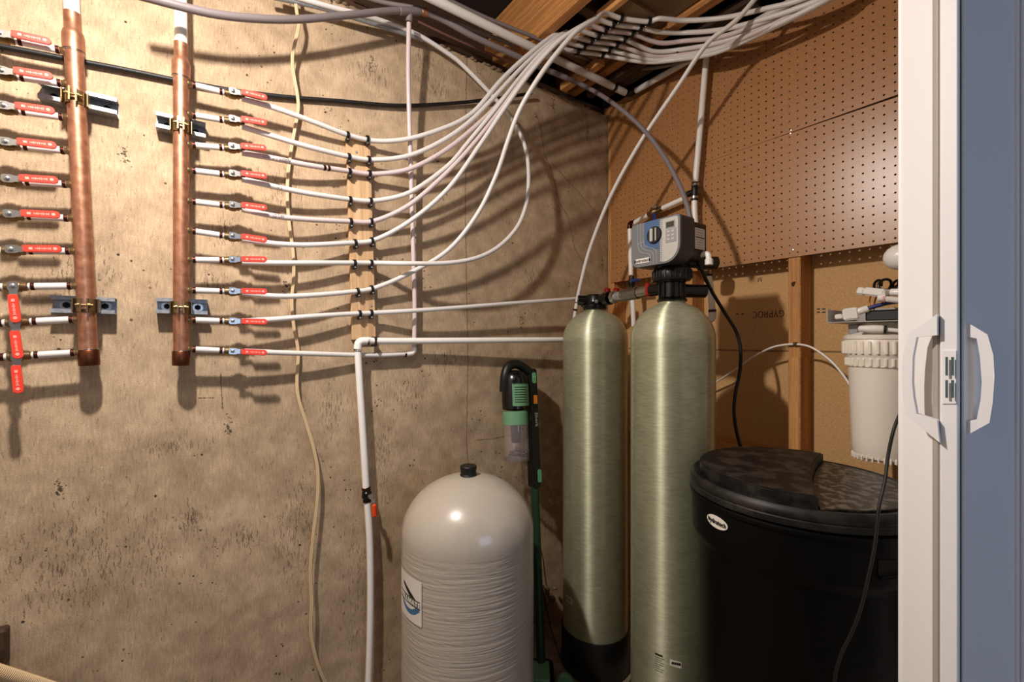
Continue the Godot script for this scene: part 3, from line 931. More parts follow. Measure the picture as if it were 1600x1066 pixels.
	tag(put("feed_pipe", tubed([Vector3(-1.689, 2.0363, 0.06), Vector3(-1.6897, 2.1206, 0.06), Vector3(-1.6917, 2.2718, 0.06)], 0.0143, 20, 4), M.pipe_white), "thick white feed pipe rising from the ten-valve manifold", "pipe", "feed pipes of the manifolds")

func stub(o: Node3D, a: Vector3, d: Vector3):
	put("outlet_stub", lathed([Vector2(0.010, 0), Vector2(0.0100, 0.004), Vector2(0.0078, 0.007), Vector2(0.0074, 0.015), Vector2(0.0062, 0.0155), Vector2(0.0062, 0.018), Vector2(0.0078, 0.0185), Vector2(0.0078, 0.0205), Vector2(0.006, 0.0208)], a, d, 16), M.brass, o)

func supply_pipes():
	var nm := ["first (topmost)", "second", "third", "fourth", "fifth", "sixth", "", "eighth"]
	var runs := {
		0: [Vector3(-1.5516, 1.9547, 0.06), Vector3(-1.4682, 1.953, 0.06), Vector3(-1.3802, 1.9479, 0.052), Vector3(-1.2604, 1.9413, 0.036), Vector3(-1.1729, 1.9434, 0.036), Vector3(-1.0883, 1.9589, 0.06), Vector3(-1.0123, 1.9874, 0.085), Vector3(-0.8979, 2.0522, 0.11), Vector3(-0.8245, 2.1162, 0.125), Vector3(-0.7364, 2.2391, 0.17), Vector3(-0.6229, 2.3639, 0.22), Vector3(-0.5384, 2.4358, 0.25)],
		1: [Vector3(-1.5516, 1.8752, 0.06), Vector3(-1.4682, 1.8685, 0.06), Vector3(-1.3802, 1.8656, 0.052), Vector3(-1.2604, 1.8707, 0.036), Vector3(-1.1729, 1.8789, 0.036), Vector3(-1.0578, 1.9102, 0.07), Vector3(-0.9436, 1.982, 0.1), Vector3(-0.8513, 2.0641, 0.125), Vector3(-0.7739, 2.156, 0.15), Vector3(-0.6736, 2.2841, 0.2), Vector3(-0.5836, 2.3825, 0.24), Vector3(-0.5142, 2.4414, 0.27)],
		2: [Vector3(-1.5516, 1.8011, 0.06), Vector3(-1.4682, 1.8047, 0.06), Vector3(-1.3802, 1.8088, 0.052), Vector3(-1.2604, 1.8229, 0.036), Vector3(-1.1729, 1.8316, 0.036), Vector3(-1.0578, 1.8638, 0.07), Vector3(-0.926, 1.957, 0.1), Vector3(-0.7871, 2.0976, 0.14), Vector3(-0.703, 2.2077, 0.18), Vector3(-0.6145, 2.3278, 0.24), Vector3(-0.5255, 2.4126, 0.3)],
		3: [Vector3(-1.5516, 1.7271, 0.06), Vector3(-1.4682, 1.7222, 0.06), Vector3(-1.3802, 1.7226, 0.052), Vector3(-1.2604, 1.7314, 0.036), Vector3(-1.1729, 1.7412, 0.036), Vector3(-1.0578, 1.7822, 0.07), Vector3(-0.926, 1.8954, 0.1), Vector3(-0.8537, 1.9912, 0.12), Vector3(-0.7674, 2.1165, 0.17), Vector3(-0.69, 2.2398, 0.23), Vector3(-0.6187, 2.3337, 0.3), Vector3(-0.531, 2.4016, 0.34)],
		4: [Vector3(-1.5516, 1.6422, 0.06), Vector3(-1.4682, 1.6359, 0.06), Vector3(-1.3802, 1.6423, 0.052), Vector3(-1.2604, 1.6587, 0.036), Vector3(-1.1729, 1.6723, 0.036), Vector3(-1.0578, 1.7402, 0.07), Vector3(-0.9311, 1.8705, 0.11), Vector3(-0.8366, 1.9915, 0.15), Vector3(-0.7567, 2.1138, 0.2), Vector3(-0.6913, 2.2287, 0.27), Vector3(-0.6231, 2.3237, 0.34), Vector3(-0.5428, 2.3823, 0.385)],
		5: [Vector3(-1.5516, 1.5572, 0.06), Vector3(-1.4682, 1.5552, 0.06), Vector3(-1.3802, 1.5639, 0.052), Vector3(-1.2604, 1.588, 0.036), Vector3(-1.1729, 1.6078, 0.036), Vector3(-1.0578, 1.6828, 0.07), Vector3(-0.9361, 1.8055, 0.12), Vector3(-0.8334, 1.9744, 0.18), Vector3(-0.7674, 2.0999, 0.24), Vector3(-0.708, 2.2095, 0.31), Vector3(-0.6435, 2.2979, 0.38), Vector3(-0.5574, 2.3662, 0.425)],
		7: [Vector3(-1.5516, 1.4055, 0.06), Vector3(-1.4682, 1.4013, 0.06), Vector3(-1.3802, 1.4091, 0.052), Vector3(-1.2604, 1.428, 0.036), Vector3(-1.1729, 1.4464, 0.036), Vector3(-1.0537, 1.5056, 0.06), Vector3(-0.926, 1.5941, 0.1), Vector3(-0.8366, 1.7227, 0.15), Vector3(-0.787, 1.8583, 0.2), Vector3(-0.7689, 1.9721, 0.25), Vector3(-0.7557, 2.0598, 0.3), Vector3(-0.7307, 2.1379, 0.36), Vector3(-0.6924, 2.2113, 0.41), Vector3(-0.6353, 2.2896, 0.45), Vector3(-0.5613, 2.3518, 0.465)]
	}
	var tails := {
		0: [Vector3(-0.211, 2.37, 0.4017), Vector3(-0.1497, 2.35, 0.5027), Vector3(-0.15, 2.2945, 0.657), Vector3(-0.15, 2.2745, 0.83), Vector3(-0.14, 2.2712, 0.9873), Vector3(-0.08, 2.3119, 1.0621)],
		1: [Vector3(-0.2003, 2.37, 0.4238), Vector3(-0.1461, 2.36, 0.5003), Vector3(-0.155, 2.3024, 0.6599), Vector3(-0.155, 2.2753, 0.8323), Vector3(-0.145, 2.2716, 0.9891), Vector3(-0.09, 2.3116, 1.0499)],
		2: [Vector3(-0.2069, 2.38, 0.4287), Vector3(-0.1458, 2.37, 0.5001), Vector3(-0.155, 2.3028, 0.6717), Vector3(-0.16, 2.278, 0.8346), Vector3(-0.12, 2.2969, 0.9635), Vector3(-0.1, 2.3086, 1.0529)],
		3: [Vector3(-0.2196, 2.39, 0.4383), Vector3(-0.1588, 2.38, 0.5089), Vector3(-0.165, 2.3096, 0.6889), Vector3(-0.145, 2.2986, 0.8277), Vector3(-0.13, 2.2979, 0.9672), Vector3(-0.11, 2.312, 1.0407)],
		4: [Vector3(-0.2272, 2.4, 0.473), Vector3(-0.1576, 2.4, 0.5353), Vector3(-0.175, 2.3203, 0.6945), Vector3(-0.155, 2.302, 0.8323), Vector3(-0.14, 2.2979, 0.954), Vector3(-0.12, 2.3053, 1.0438)],
		5: [Vector3(-0.2651, 2.41, 0.5009), Vector3(-0.1849, 2.41, 0.5534), Vector3(-0.18, 2.3409, 0.6973), Vector3(-0.165, 2.3033, 0.8369), Vector3(-0.15, 2.2834, 0.9577), Vector3(-0.13, 2.2875, 1.0469)],
		7: [Vector3(-0.3227, 2.41, 0.5433), Vector3(-0.2404, 2.41, 0.5899), Vector3(-0.18, 2.3805, 0.6973), Vector3(-0.175, 2.3348, 0.8219), Vector3(-0.16, 2.3059, 0.9271), Vector3(-0.14, 2.299, 1.05)]
	}
	var slot := 0
	for i in [0, 1, 2, 3, 4, 5, 7]:
		var pts: Array = runs[i].duplicate()
		var za := 0.245 + 0.0365 * slot
		var zb := 0.285 + 0.0375 * slot
		pts.append(Vector3(-0.50, 2.408, za - 0.012))
		pts.append(Vector3(-0.432, 2.412, za))
		pts.append(Vector3(-0.338, 2.412, zb))
		pts.append_array(tails[i])
		var o := thing("water_pipe", "white plastic pipe from the %s valve sweeping up to the ceiling bundle" % nm[i], "pipe", pts[0], "white pipes from the ten-valve manifold")
		put("pipe", tubed(pts, 0.008, 14, 6), M.pex_pink if i in [2, 4] else M.pex, o)
		if i == 2:
			var a := Vector3(-1.3333, 1.8129, 0.048)
			var b := Vector3(-1.2624, 1.8224, 0.036)
			var d := (b - a).normalized()
			var cr := Sh.new()
			crimp(cr, a, d)
			put("crimp_ring", cr, M.ring, o)
			cr = Sh.new()
			crimp(cr, a + d * 0.0135, d)
			put("crimp_ring", cr, M.ring, o)
		if i == 3:
			var cr := Sh.new()
			crimp(cr, Vector3(-0.1628, 2.38, 0.5061), Vector3(1, 0, 0.2).normalized())
			put("crimp_ring", cr, M.ring, o)
		var note := {2: "Laundry supply", 3: "Laundry", 4: "up Lav"}
		if note.has(i):
			var a: Vector3 = {2: Vector3(-1.5043, 1.8035, 0.06), 3: Vector3(-1.5043, 1.7242, 0.06), 4: Vector3(-1.488, 1.6364, 0.06)}[i]
			var b: Vector3 = {2: Vector3(-1.4255, 1.806, 0.058), 3: Vector3(-1.4341, 1.722, 0.058), 4: Vector3(-1.4341, 1.6381, 0.058)}[i]
			var m := a.lerp(b, 0.5)
			printed("handwriting", note[i], 0.0095, frame(b - a, Vector3.UP, m + Vector3(0, 0.0, 0.0081)), M.ink, o, 0.0, false, 0.8)
		slot += 1
	# seventh outlet: the wide loop back to the top of the wall
	var loop: Array = [Vector3(-1.5516, 1.4922, 0.06), Vector3(-1.4682, 1.4989, 0.06), Vector3(-1.3616, 1.5112, 0.05), Vector3(-1.2604, 1.5236, 0.036), Vector3(-1.1729, 1.5325, 0.036), Vector3(-1.07, 1.5316, 0.1), Vector3(-0.9361, 1.5445, 0.12), Vector3(-0.8247, 1.5731, 0.13), Vector3(-0.7268, 1.6272, 0.13), Vector3(-0.6434, 1.712, 0.13), Vector3(-0.5999, 1.8066, 0.13), Vector3(-0.5834, 1.9124, 0.125), Vector3(-0.5854, 2.0169, 0.115), Vector3(-0.6091, 2.0978, 0.1), Vector3(-0.6576, 2.1662, 0.085), Vector3(-0.7228, 2.2278, 0.07), Vector3(-0.847, 2.3149, 0.05), Vector3(-0.924, 2.3412, 0.045), Vector3(-1.0238, 2.3575, 0.045), Vector3(-1.1406, 2.3489, 0.05), Vector3(-1.2285, 2.3312, 0.06), Vector3(-1.3075, 2.3175, 0.06), Vector3(-1.3995, 2.3045, 0.06), Vector3(-1.4682, 2.2963, 0.06)]
	tag(put("water_pipe", tubed(loop, 0.008, 14, 6), M.pex), "white plastic pipe from the seventh valve looping wide and back along the wall top", "pipe", "white pipes from the ten-valve manifold")
	var ninth: Array = [Vector3(-1.5516, 1.326, 0.06), Vector3(-1.4676, 1.334, 0.055), Vector3(-1.3799, 1.3446, 0.05), Vector3(-1.2604, 1.3573, 0.036), Vector3(-1.1729, 1.3647, 0.036), Vector3(-1.0537, 1.3745, 0.06), Vector3(-0.9107, 1.3889, 0.07), Vector3(-0.6324, 1.4205, 0.08), Vector3(-0.4056, 1.4447, 0.09), Vector3(-0.1516, 1.4722, 0.1)]
	tag(put("water_pipe", tubed(ninth, 0.008, 14, 6), M.pex), "white plastic pipe from the ninth valve running level to the left tank head", "pipe", "white pipes from the ten-valve manifold")
	# tenth outlet: level run, elbow, riser to the copper tee
	var o := thing("riser_pipe", "white pipe from the lowest valve, elbowed upright to the grey pipe near the ceiling", "pipe", Vector3(-1.0274, 1.2266, 0.025))
	put("pipe", tubed([Vector3(-1.5516, 1.2411, 0.06), Vector3(-1.4676, 1.2361, 0.055), Vector3(-1.3607, 1.2303, 0.045), Vector3(-1.2193, 1.2233, 0.028), Vector3(-1.132, 1.2216, 0.025), Vector3(-1.0466, 1.2246, 0.025)], 0.008, 14, 6), M.pex, o)
	put("riser", tubed([Vector3(-1.0226, 1.2471, 0.025), Vector3(-1.0206, 1.3914, 0.026), Vector3(-1.0271, 1.5733, 0.03), Vector3(-1.0384, 1.7964, 0.04), Vector3(-1.0517, 2.0127, 0.055), Vector3(-1.0644, 2.199, 0.075), Vector3(-1.0682, 2.3511, 0.09)], 0.008, 14, 6), M.pex_pink, o)
	var el := Sh.new()
	el.tube([Vector3(-1.049, 1.2246, 0.025), Vector3(-1.0322, 1.2266, 0.025), Vector3(-1.025, 1.2334, 0.025), Vector3(-1.0226, 1.2471, 0.025)], 0.0098, 16, 4)
	put("elbow", el, M.pipe_white, o)
	var cr := Sh.new()
	crimp(cr, Vector3(-1.0585, 1.2225, 0.025), Vector3(1, 0, 0))
	put("crimp_ring", cr, M.ring, o)

func plank_and_clips():
	var a := Vector3(-1.2161, 1.9441, 0.0095)
	var b := Vector3(-1.1969, 1.2743, 0.0095)
	var d := (a - b).normalized()
	var bas := Basis(d.cross(Vector3(0, 0, 1)).normalized(), d, Vector3(0, 0, 1))
	var o := thing("mounting_plank", "pale pine plank nailed upright to the concrete, carrying ten white pipes", "plank", Vector3(b.x, b.y, 0))
	put("board", boxed(a.lerp(b, 0.5), Vector3(0.079, a.distance_to(b), 0.019), 0.0015, bas), M.plank, o)
	for p in [Vector3(-1.223, 1.8982, 0.0192), Vector3(-1.1741, 1.3894, 0.0192)]:
		put("nail_head", lathed([Vector2(0.004, 0), Vector2(0.0035, 0.0015), Vector2(0, 0.002)], p, Vector3(0, 0, 1), 12), M.zinc, o)
	# talon clip: half ring over the pipe and a nailed tab below it
	var clip := thing("pipe_clip", "x", "clip", Vector3.ZERO, "black pipe clips on the plank")
	var c := Sh.new()
	var prof := PackedVector2Array()
	for i in 13: prof.append(Vector2.from_angle(lerpf(-1.9, 2.6, i / 12.0)) * 0.0115)
	for i in 13: prof.append(Vector2.from_angle(lerpf(2.6, -1.9, i / 12.0)) * 0.0083)
	# ring outline: x out of the wall, y up, pushed along the pipe
	c.ext(prof, 0.0085, Transform3D(Basis(Vector3(0, 0, 1), Vector3(0, 1, 0), Vector3(1, 0, 0)), Vector3(-0.00425, 0, 0)))
	put("band", c, M.black, clip)
	var tab := Sh.new()
	tab.box(Vector3(0, -0.0135, -0.006), Vector3(0.011, 0.012, 0.02), Basis.IDENTITY, 0.002)
	put("nail_tab", tab, M.black, clip)
	put("nail_head", lathed([Vector2(0.0032, 0), Vector2(0.0028, 0.0014), Vector2(0, 0.0018)], Vector3(0, -0.0145, 0.004), Vector3(0, 0, 1), 10), M.steel, clip)
	var nm := ["first (topmost)", "second", "third", "fourth", "fifth", "sixth", "seventh", "eighth", "ninth"]
	var lefts := [Vector3(-1.2564, 1.9404, 0.036), Vector3(-1.2523, 1.8705, 0.036), Vector3(-1.2503, 1.823, 0.036), Vector3(-1.2483, 1.7316, 0.036), Vector3(-1.2462, 1.6609, 0.036), Vector3(-1.2319, 1.5938, 0.036), Vector3(-1.234, 1.5263, 0.036), Vector3(-1.2237, 1.4345, 0.036), Vector3(-1.2174, 1.3609, 0.036)]
	var rights := [Vector3(-1.1922, 1.9448, 0.036), Vector3(-1.1879, 1.8775, 0.036), Vector3(-1.1858, 1.8309, 0.036), Vector3(-1.1815, 1.7396, 0.036), Vector3(-1.1794, 1.6713, 0.036), Vector3(-1.1772, 1.6072, 0.036), Vector3(-1.1794, 1.5318, 0.036), Vector3(-1.1772, 1.4461, 0.036), Vector3(-1.1794, 1.3644, 0.036)]
	for i in 9:
		var dd: Vector3 = rights[i] - lefts[i]
		for s in 2:
			var k: Node3D = clip if i == 0 and s == 0 else copy_of(clip, "", Transform3D.IDENTITY)
			k.transform = frame(dd, Vector3.UP, lefts[i] if s == 0 else rights[i])
			k.set_meta("label", "black clip over the %s pipe crossing the plank, %s one of the pair" % [nm[i], "left" if s == 0 else "right"])
	# the same clips on the ceiling sheet, two rows
	for row in 2:
		for i in 7:
			var k := copy_of(clip, "black clip at the ceiling bundle, %s row, %s from the wall" % ["left" if row == 0 else "right", ["nearest", "second", "third", "fourth", "fifth", "sixth", "farthest"][i]], Transform3D.IDENTITY)
			var at := Vector3(-0.432, 2.412, 0.245 + 0.0365 * i) if row == 0 else Vector3(-0.338, 2.412, 0.285 + 0.0375 * i)
			k.transform = Transform3D(Basis(Vector3(0.93, 0, 0.36), Vector3(-0.36, 0, 0.93), Vector3(0, -1, 0)).orthonormalized(), at)
			k.scale = Vector3(1.35, 1.3, 1.25)
			k.set_meta("group", "black pipe clips at the ceiling bundle")
	var bat := Sh.new()
	bat.box(Vector3(-0.385, 2.440, 0.37), Vector3(0.15, 0.018, 0.30), Basis.IDENTITY, 0.002)
	tag(put("clip_board", bat, M.sheet), "brown board under the ceiling that the bundle clips are nailed to", "board")
func right_pipes():
	# main along the joists, elbow in the corner, on along the stud wall
	var o := thing("ceiling_main", "thick white pipe under the joists that elbows at the wall corner", "pipe", Vector3(-0.6, 2.38, 0.178))
	put("pipe", tubed([Vector3(-1.15, 2.399, 0.178), Vector3(-0.6, 2.397, 0.178), Vector3(-0.075, 2.397, 0.178)], 0.0150, 18, 4), M.pex, o)
	put("pipe", tubed([Vector3(-0.045, 2.397, 0.212), Vector3(-0.045, 2.397, 0.9)], 0.0125, 18, 4), M.pex, o)
	var el := Sh.new()
	el.tube([Vector3(-0.085, 2.397, 0.178), Vector3(-0.055, 2.397, 0.18), Vector3(-0.046, 2.397, 0.19), Vector3(-0.045, 2.397, 0.216)], 0.0135, 16, 4)
	put("elbow", el, M.black, o)
	var cr := Sh.new()
	cr.rod(Vector3(-0.155, 2.397, 0.178), Vector3(-0.140, 2.397, 0.178), 0.0168, 18)
	put("coupling", cr, M.black, o)
	# grey-pink pipe curving along the top of the concrete, with the copper tee
	o = thing("grey_pipe", "grey pink pipe curving below the thick white main near the ceiling", "pipe", Vector3(-1.4098, 2.2026, 0.12))
	var gp: Array = [Vector3(-1.7691, 2.0913, 0.15), Vector3(-1.6315, 2.1139, 0.14), Vector3(-1.5234, 2.1506, 0.13), Vector3(-1.4098, 2.2026, 0.12), Vector3(-1.2429, 2.2948, 0.11), Vector3(-1.1383, 2.353, 0.105), Vector3(-1.0354, 2.3982, 0.1), Vector3(-0.9535, 2.4034, 0.105), Vector3(-0.8382, 2.3744, 0.13), Vector3(-0.5417, 2.3438, 0.17), Vector3(-0.4416, 2.3307, 0.19)]
	put("pipe", tubed(gp, 0.0105, 16, 6), M.pex_grey, o)
	var tee := Sh.new()
	tee.rod(Vector3(-1.107, 2.3677, 0.103), Vector3(-1.0237, 2.4033, 0.1), 0.0128, 18)
	tee.rod(Vector3(-1.0677, 2.3865, 0.1), Vector3(-1.069, 2.3539, 0.092), 0.0112, 16)
	put("tee_fitting", tee, M.pex_grey, o)
	tee = Sh.new()
	tee.rod(Vector3(-1.0284, 2.4013, 0.1), Vector3(-1.0071, 2.406, 0.1), 0.0138, 18)
	put("crimp_ring", tee, M.copper, o)
	var dr: Array = [Vector3(-0.462, 2.3333, 0.186), Vector3(-0.3456, 2.3071, 0.22), Vector3(-0.33, 2.1923, 0.3431), Vector3(-0.2996, 2.0663, 0.4503), Vector3(-0.2914, 1.9295, 0.5418), Vector3(-0.3086, 1.8018, 0.6153), Vector3(-0.3232, 1.7195, 0.654), Vector3(-0.3326, 1.6651, 0.6718)]
	put("drain_tube", tubed(dr, 0.0085, 14, 6), M.pex_grey, o)
	# thin lines up among the joists
	tag(put("thin_pipe", tubed([Vector3(-1.0015, 2.44, 0.1544), Vector3(-0.8015, 2.44, 0.1587), Vector3(-0.5561, 2.43, 0.1954), Vector3(-0.4946, 2.4, 0.23), Vector3(-0.14, 2.4935, 0.1738), Vector3(-0.12, 2.4294, 0.298), Vector3(-0.1, 2.3904, 0.4102), Vector3(-0.05, 2.3591, 0.6246)], 0.007, 12, 6), M.pex_grey), "thin grey pipe sagging below the ceiling bundle", "pipe")
	tag(put("thin_pipe", tubed([Vector3(-1.0339, 2.3779, 0.08), Vector3(-0.9107, 2.3817, 0.07), Vector3(-0.74, 2.3908, 0.06), Vector3(-0.6042, 2.4081, 0.04), Vector3(-0.4971, 2.4167, 0.03)], 0.004, 10, 4), mat(Color(0.45, 0.30, 0.28), 0.5)), "thin dark pink tube running along the top edge of the concrete", "pipe")
	tag(put("thin_pipe", tubed([Vector3(-1.2476, 2.42, 0.0183), Vector3(-1.1378, 2.42, 0.0419), Vector3(-1.0284, 2.42, 0.0838), Vector3(-0.8751, 2.42, 0.1014), Vector3(-0.6593, 2.42, 0.1181)], 0.0075, 12, 4), M.pex_grey), "thin pipe passing above the grey pipe's copper band between the joists", "pipe")
	tag(put("thin_pipe", tubed([Vector3(-1.4836, 2.2808, 0.05), Vector3(-1.3431, 2.3082, 0.05), Vector3(-1.2256, 2.3218, 0.05), Vector3(-1.1166, 2.3356, 0.045), Vector3(-0.9973, 2.3503, 0.04)], 0.007, 12, 4), M.zinc), "grey metal conduit lying along the top of the concrete", "pipe")

	# slanting pipe down to the left tank
	tag(put("slanting_pipe", tubed([Vector3(-0.2148, 2.364, 0.8407), Vector3(-0.2405, 2.301, 0.7736), Vector3(-0.2692, 2.2607, 0.6921), Vector3(-0.2768, 2.1663, 0.5888), Vector3(-0.2934, 2.023, 0.4424), Vector3(-0.3097, 1.8516, 0.3085), Vector3(-0.3186, 1.6647, 0.2043), Vector3(-0.3231, 1.5234, 0.1521), Vector3(-0.3248, 1.4297, 0.1265), Vector3(-0.3268, 1.3613, 0.1128)], 0.0078, 14, 6), M.pex), "white pipe slanting from the ceiling bundle down behind the left tank", "pipe")
	var rings := Sh.new()
	crimp(rings, Vector3(-0.3225, 1.438, 0.1281), (Vector3(-0.327, 1.4214, 0.1249) - Vector3(-0.3225, 1.438, 0.1281)).normalized(), 0.0095)
	crimp(rings, Vector3(-0.3293, 1.4077, 0.1233), (Vector3(-0.3315, 1.3884, 0.1217) - Vector3(-0.3293, 1.4077, 0.1233)).normalized(), 0.0095)
	put("crimp_ring", rings, M.ring, get_node("slanting_pipe"))

	# riser on the pegboard with its tee and side branch
	o = thing("pegboard_riser", "upright white pipe on the pegboard with a black tee and a valved side branch", "pipe", Vector3(-0.05, 1.8602, 0.5068))
	put("riser", tubed([Vector3(-0.05, 2.435, 0.566), Vector3(-0.05, 2.3518, 0.5555), Vector3(-0.05, 2.1038, 0.5314), Vector3(-0.05, 1.8898, 0.5095)], 0.0112, 16, 4), M.pipe_white, o)
	put("riser", tubed([Vector3(-0.05, 1.8298, 0.5068), Vector3(-0.05, 1.7456, 0.5095), Vector3(-0.06, 1.6018, 0.5322)], 0.0112, 16, 4), M.pipe_white, o)
	var t := Sh.new()
	t.rod(Vector3(-0.05, 1.8974, 0.5095), Vector3(-0.05, 1.8248, 0.5068), 0.0132, 16)
	t.rod(Vector3(-0.05, 1.8602, 0.5068), Vector3(-0.05, 1.8585, 0.4759), 0.0125, 16)
	put("tee", t, M.black, o)
	t = Sh.new()
	t.rod(Vector3(-0.05, 1.8923, 0.5095), Vector3(-0.05, 1.8822, 0.5095), 0.0142, 16)
	t.rod(Vector3(-0.05, 1.8425, 0.5068), Vector3(-0.05, 1.8324, 0.5068), 0.0142, 16)
	put("crimp_ring", t, M.steel, o)
	put("branch", tubed([Vector3(-0.05, 1.8471, 0.4701), Vector3(-0.05, 1.8314, 0.3555)], 0.0105, 16, 2), M.pipe_white, o)
	put("branch", tubed([Vector3(-0.05, 1.8223, 0.2901), Vector3(-0.05, 1.8015, 0.2066)], 0.0105, 16, 2), M.pipe_white, o)
	put("branch", tubed([Vector3(-0.05, 1.7858, 0.1848), Vector3(-0.05, 1.6716, 0.1885), Vector3(-0.05, 1.5693, 0.1921)], 0.0105, 16, 2), M.pipe_white, o)
	put("branch", tubed([Vector3(-0.05, 1.505, 0.1958), Vector3(-0.05, 1.4233, 0.203), Vector3(-0.05, 1.3364, 0.2066)], 0.0105, 16, 2), M.pipe_white, o)
	t = Sh.new()
	t.tube([Vector3(-0.05, 1.8028, 0.2138), Vector3(-0.05, 1.8046, 0.1921), Vector3(-0.05, 1.7975, 0.1848), Vector3(-0.05, 1.78, 0.1848)], 0.0112, 14, 4)
	put("elbow", t, M.ring, o)
	t = Sh.new()
	var va := Vector3(-0.05, 1.8211, 0.2834)
	var vb := Vector3(-0.05, 1.8326, 0.3618)
	t.lathe([Vector2(0.009, 0), Vector2(0.0125, 0.004), Vector2(0.0125, 0.014), Vector2(0.0165, 0.02), Vector2(0.0165, 0.038), Vector2(0.0125, 0.044), Vector2(0.0125, va.distance_to(vb) - 0.004), Vector2(0.009, va.distance_to(vb))], va, vb - va, 10)
	t.rod(va.lerp(vb, 0.45), va.lerp(vb, 0.45) + Vector3(-0.022, 0.012, 0), 0.006, 12)
	var vvb := put("branch_valve", t, M.brass, o)
	put("valve_handle", boxed(Vector3(-0.078, 1.7876, 0.3378), Vector3(0.006, 0.05, 0.017), 0.003), M.blue, vvb)
	put("valve_nut", rodded(Vector3(-0.075, 1.8393, 0.3387), Vector3(-0.082, 1.8368, 0.344), 0.008, 6), M.steel, vvb)
	t = Sh.new()
	t.lathe([Vector2(0.009, -0.028), Vector2(0.0125, -0.026), Vector2(0.0125, -0.014), Vector2(0.0155, -0.010), Vector2(0.0155, 0.010), Vector2(0.0125, 0.014), Vector2(0.0125, 0.026), Vector2(0.009, 0.028)], Vector3(-0.05, 1.5369, 0.1958), Vector3.UP, 12)
	var vv2 := put("branch_valve", t, M.black, o)
	put("valve_handle", boxed(Vector3(-0.076, 1.5387, 0.2386), Vector3(0.008, 0.014, 0.05), 0.004), M.blue, vv2)

	o = thing("outlet_pipe", "short white pipe and elbow hanging behind the right tank's black neck", "pipe", Vector3(-0.1, 1.353, 0.6084))
	put("pipe", tubed([Vector3(-0.1, 1.5205, 0.5958), Vector3(-0.1, 1.4433, 0.6059), Vector3(-0.1, 1.3742, 0.6109)], 0.0115, 16, 2), M.pipe_white, o)
	t = Sh.new()
	t.tube([Vector3(-0.1, 1.3813, 0.6109), Vector3(-0.1, 1.36, 0.6109), Vector3(-0.105, 1.3506, 0.6064), Vector3(-0.115, 1.3459, 0.5972)], 0.0135, 16, 4)
	put("elbow", t, M.pipe_white, o)
	for p in [Vector3(-0.1, 1.5157, 0.5958), Vector3(-0.1, 1.3813, 0.6109)]:
		put("crimp_ring", rodded(p + Vector3(0, -0.005, 0), p + Vector3(0, 0.005, 0), 0.0138, 18), M.black, o)
	put("valve_block", boxed(Vector3(-0.1, 1.5613, 0.5779), Vector3(0.05, 0.05, 0.05), 0.01), M.black_gloss, o)
	put("valve_handle", boxed(Vector3(-0.13, 1.5784, 0.6012), Vector3(0.012, 0.026, 0.012), 0.003), M.red_dark, o)

func tank_shape(c: Vector3, sides := 72) -> Sh:
	var p := [Vector2(0.10, 0.06), Vector2(0.120, 0.09), Vector2(0.127, 0.13)]
	for i in 12: p.append(Vector2(0.127, lerpf(0.16, 1.275, i / 11.0)))
	for i in 12:
		var a := (i + 1) / 12.0 * 1.22
		p.append(Vector2(0.127 * cos(a) + 0.0, 1.275 + 0.112 * sin(a) / sin(1.22)))
	p.append(Vector2(0.040, 1.389)); p.append(Vector2(0.040, 1.397)); p.append(Vector2(0, 1.397))
	return lathed(p, c, Vector3.UP, sides)

func patch(c: Vector3, r: float, a0: float, a1: float, y0: float, y1: float, steps := 12, slant := 0.0) -> Sh:
	# a curved sticker: angles are measured from +z towards +x
	var s := Sh.new()
	for i in steps:
		var u0 := float(i) / steps
		var u1 := float(i + 1) / steps
		var b := s.v.size()
		for k in [[u0, y0, 1.0], [u1, y0, 1.0], [u1, y1, 0.0], [u0, y1, 0.0]]:
			var a := lerpf(a0, a1, k[0])
			var n := Vector3(sin(a), 0, cos(a))
			s.vert(Vector3(c.x, 0, c.z) + n * r + Vector3(0, k[1] + slant * k[0], 0), n, Vector2(k[0], k[2]))
		s.face(b, b + 1, b + 2); s.face(b, b + 2, b + 3)
	return s

func angle_of(p: Vector3, c: Vector3) -> float:
	return atan2(p.x - c.x, p.z - c.z)

func around(c: Vector3, r: float, a: float, y: float) -> Transform3D:
	var n := Vector3(sin(a), 0, cos(a))
	return Transform3D(Basis(Vector3(cos(a), 0, -sin(a)), Vector3.UP, n), Vector3(c.x + n.x * r, y, c.z + n.z * r))

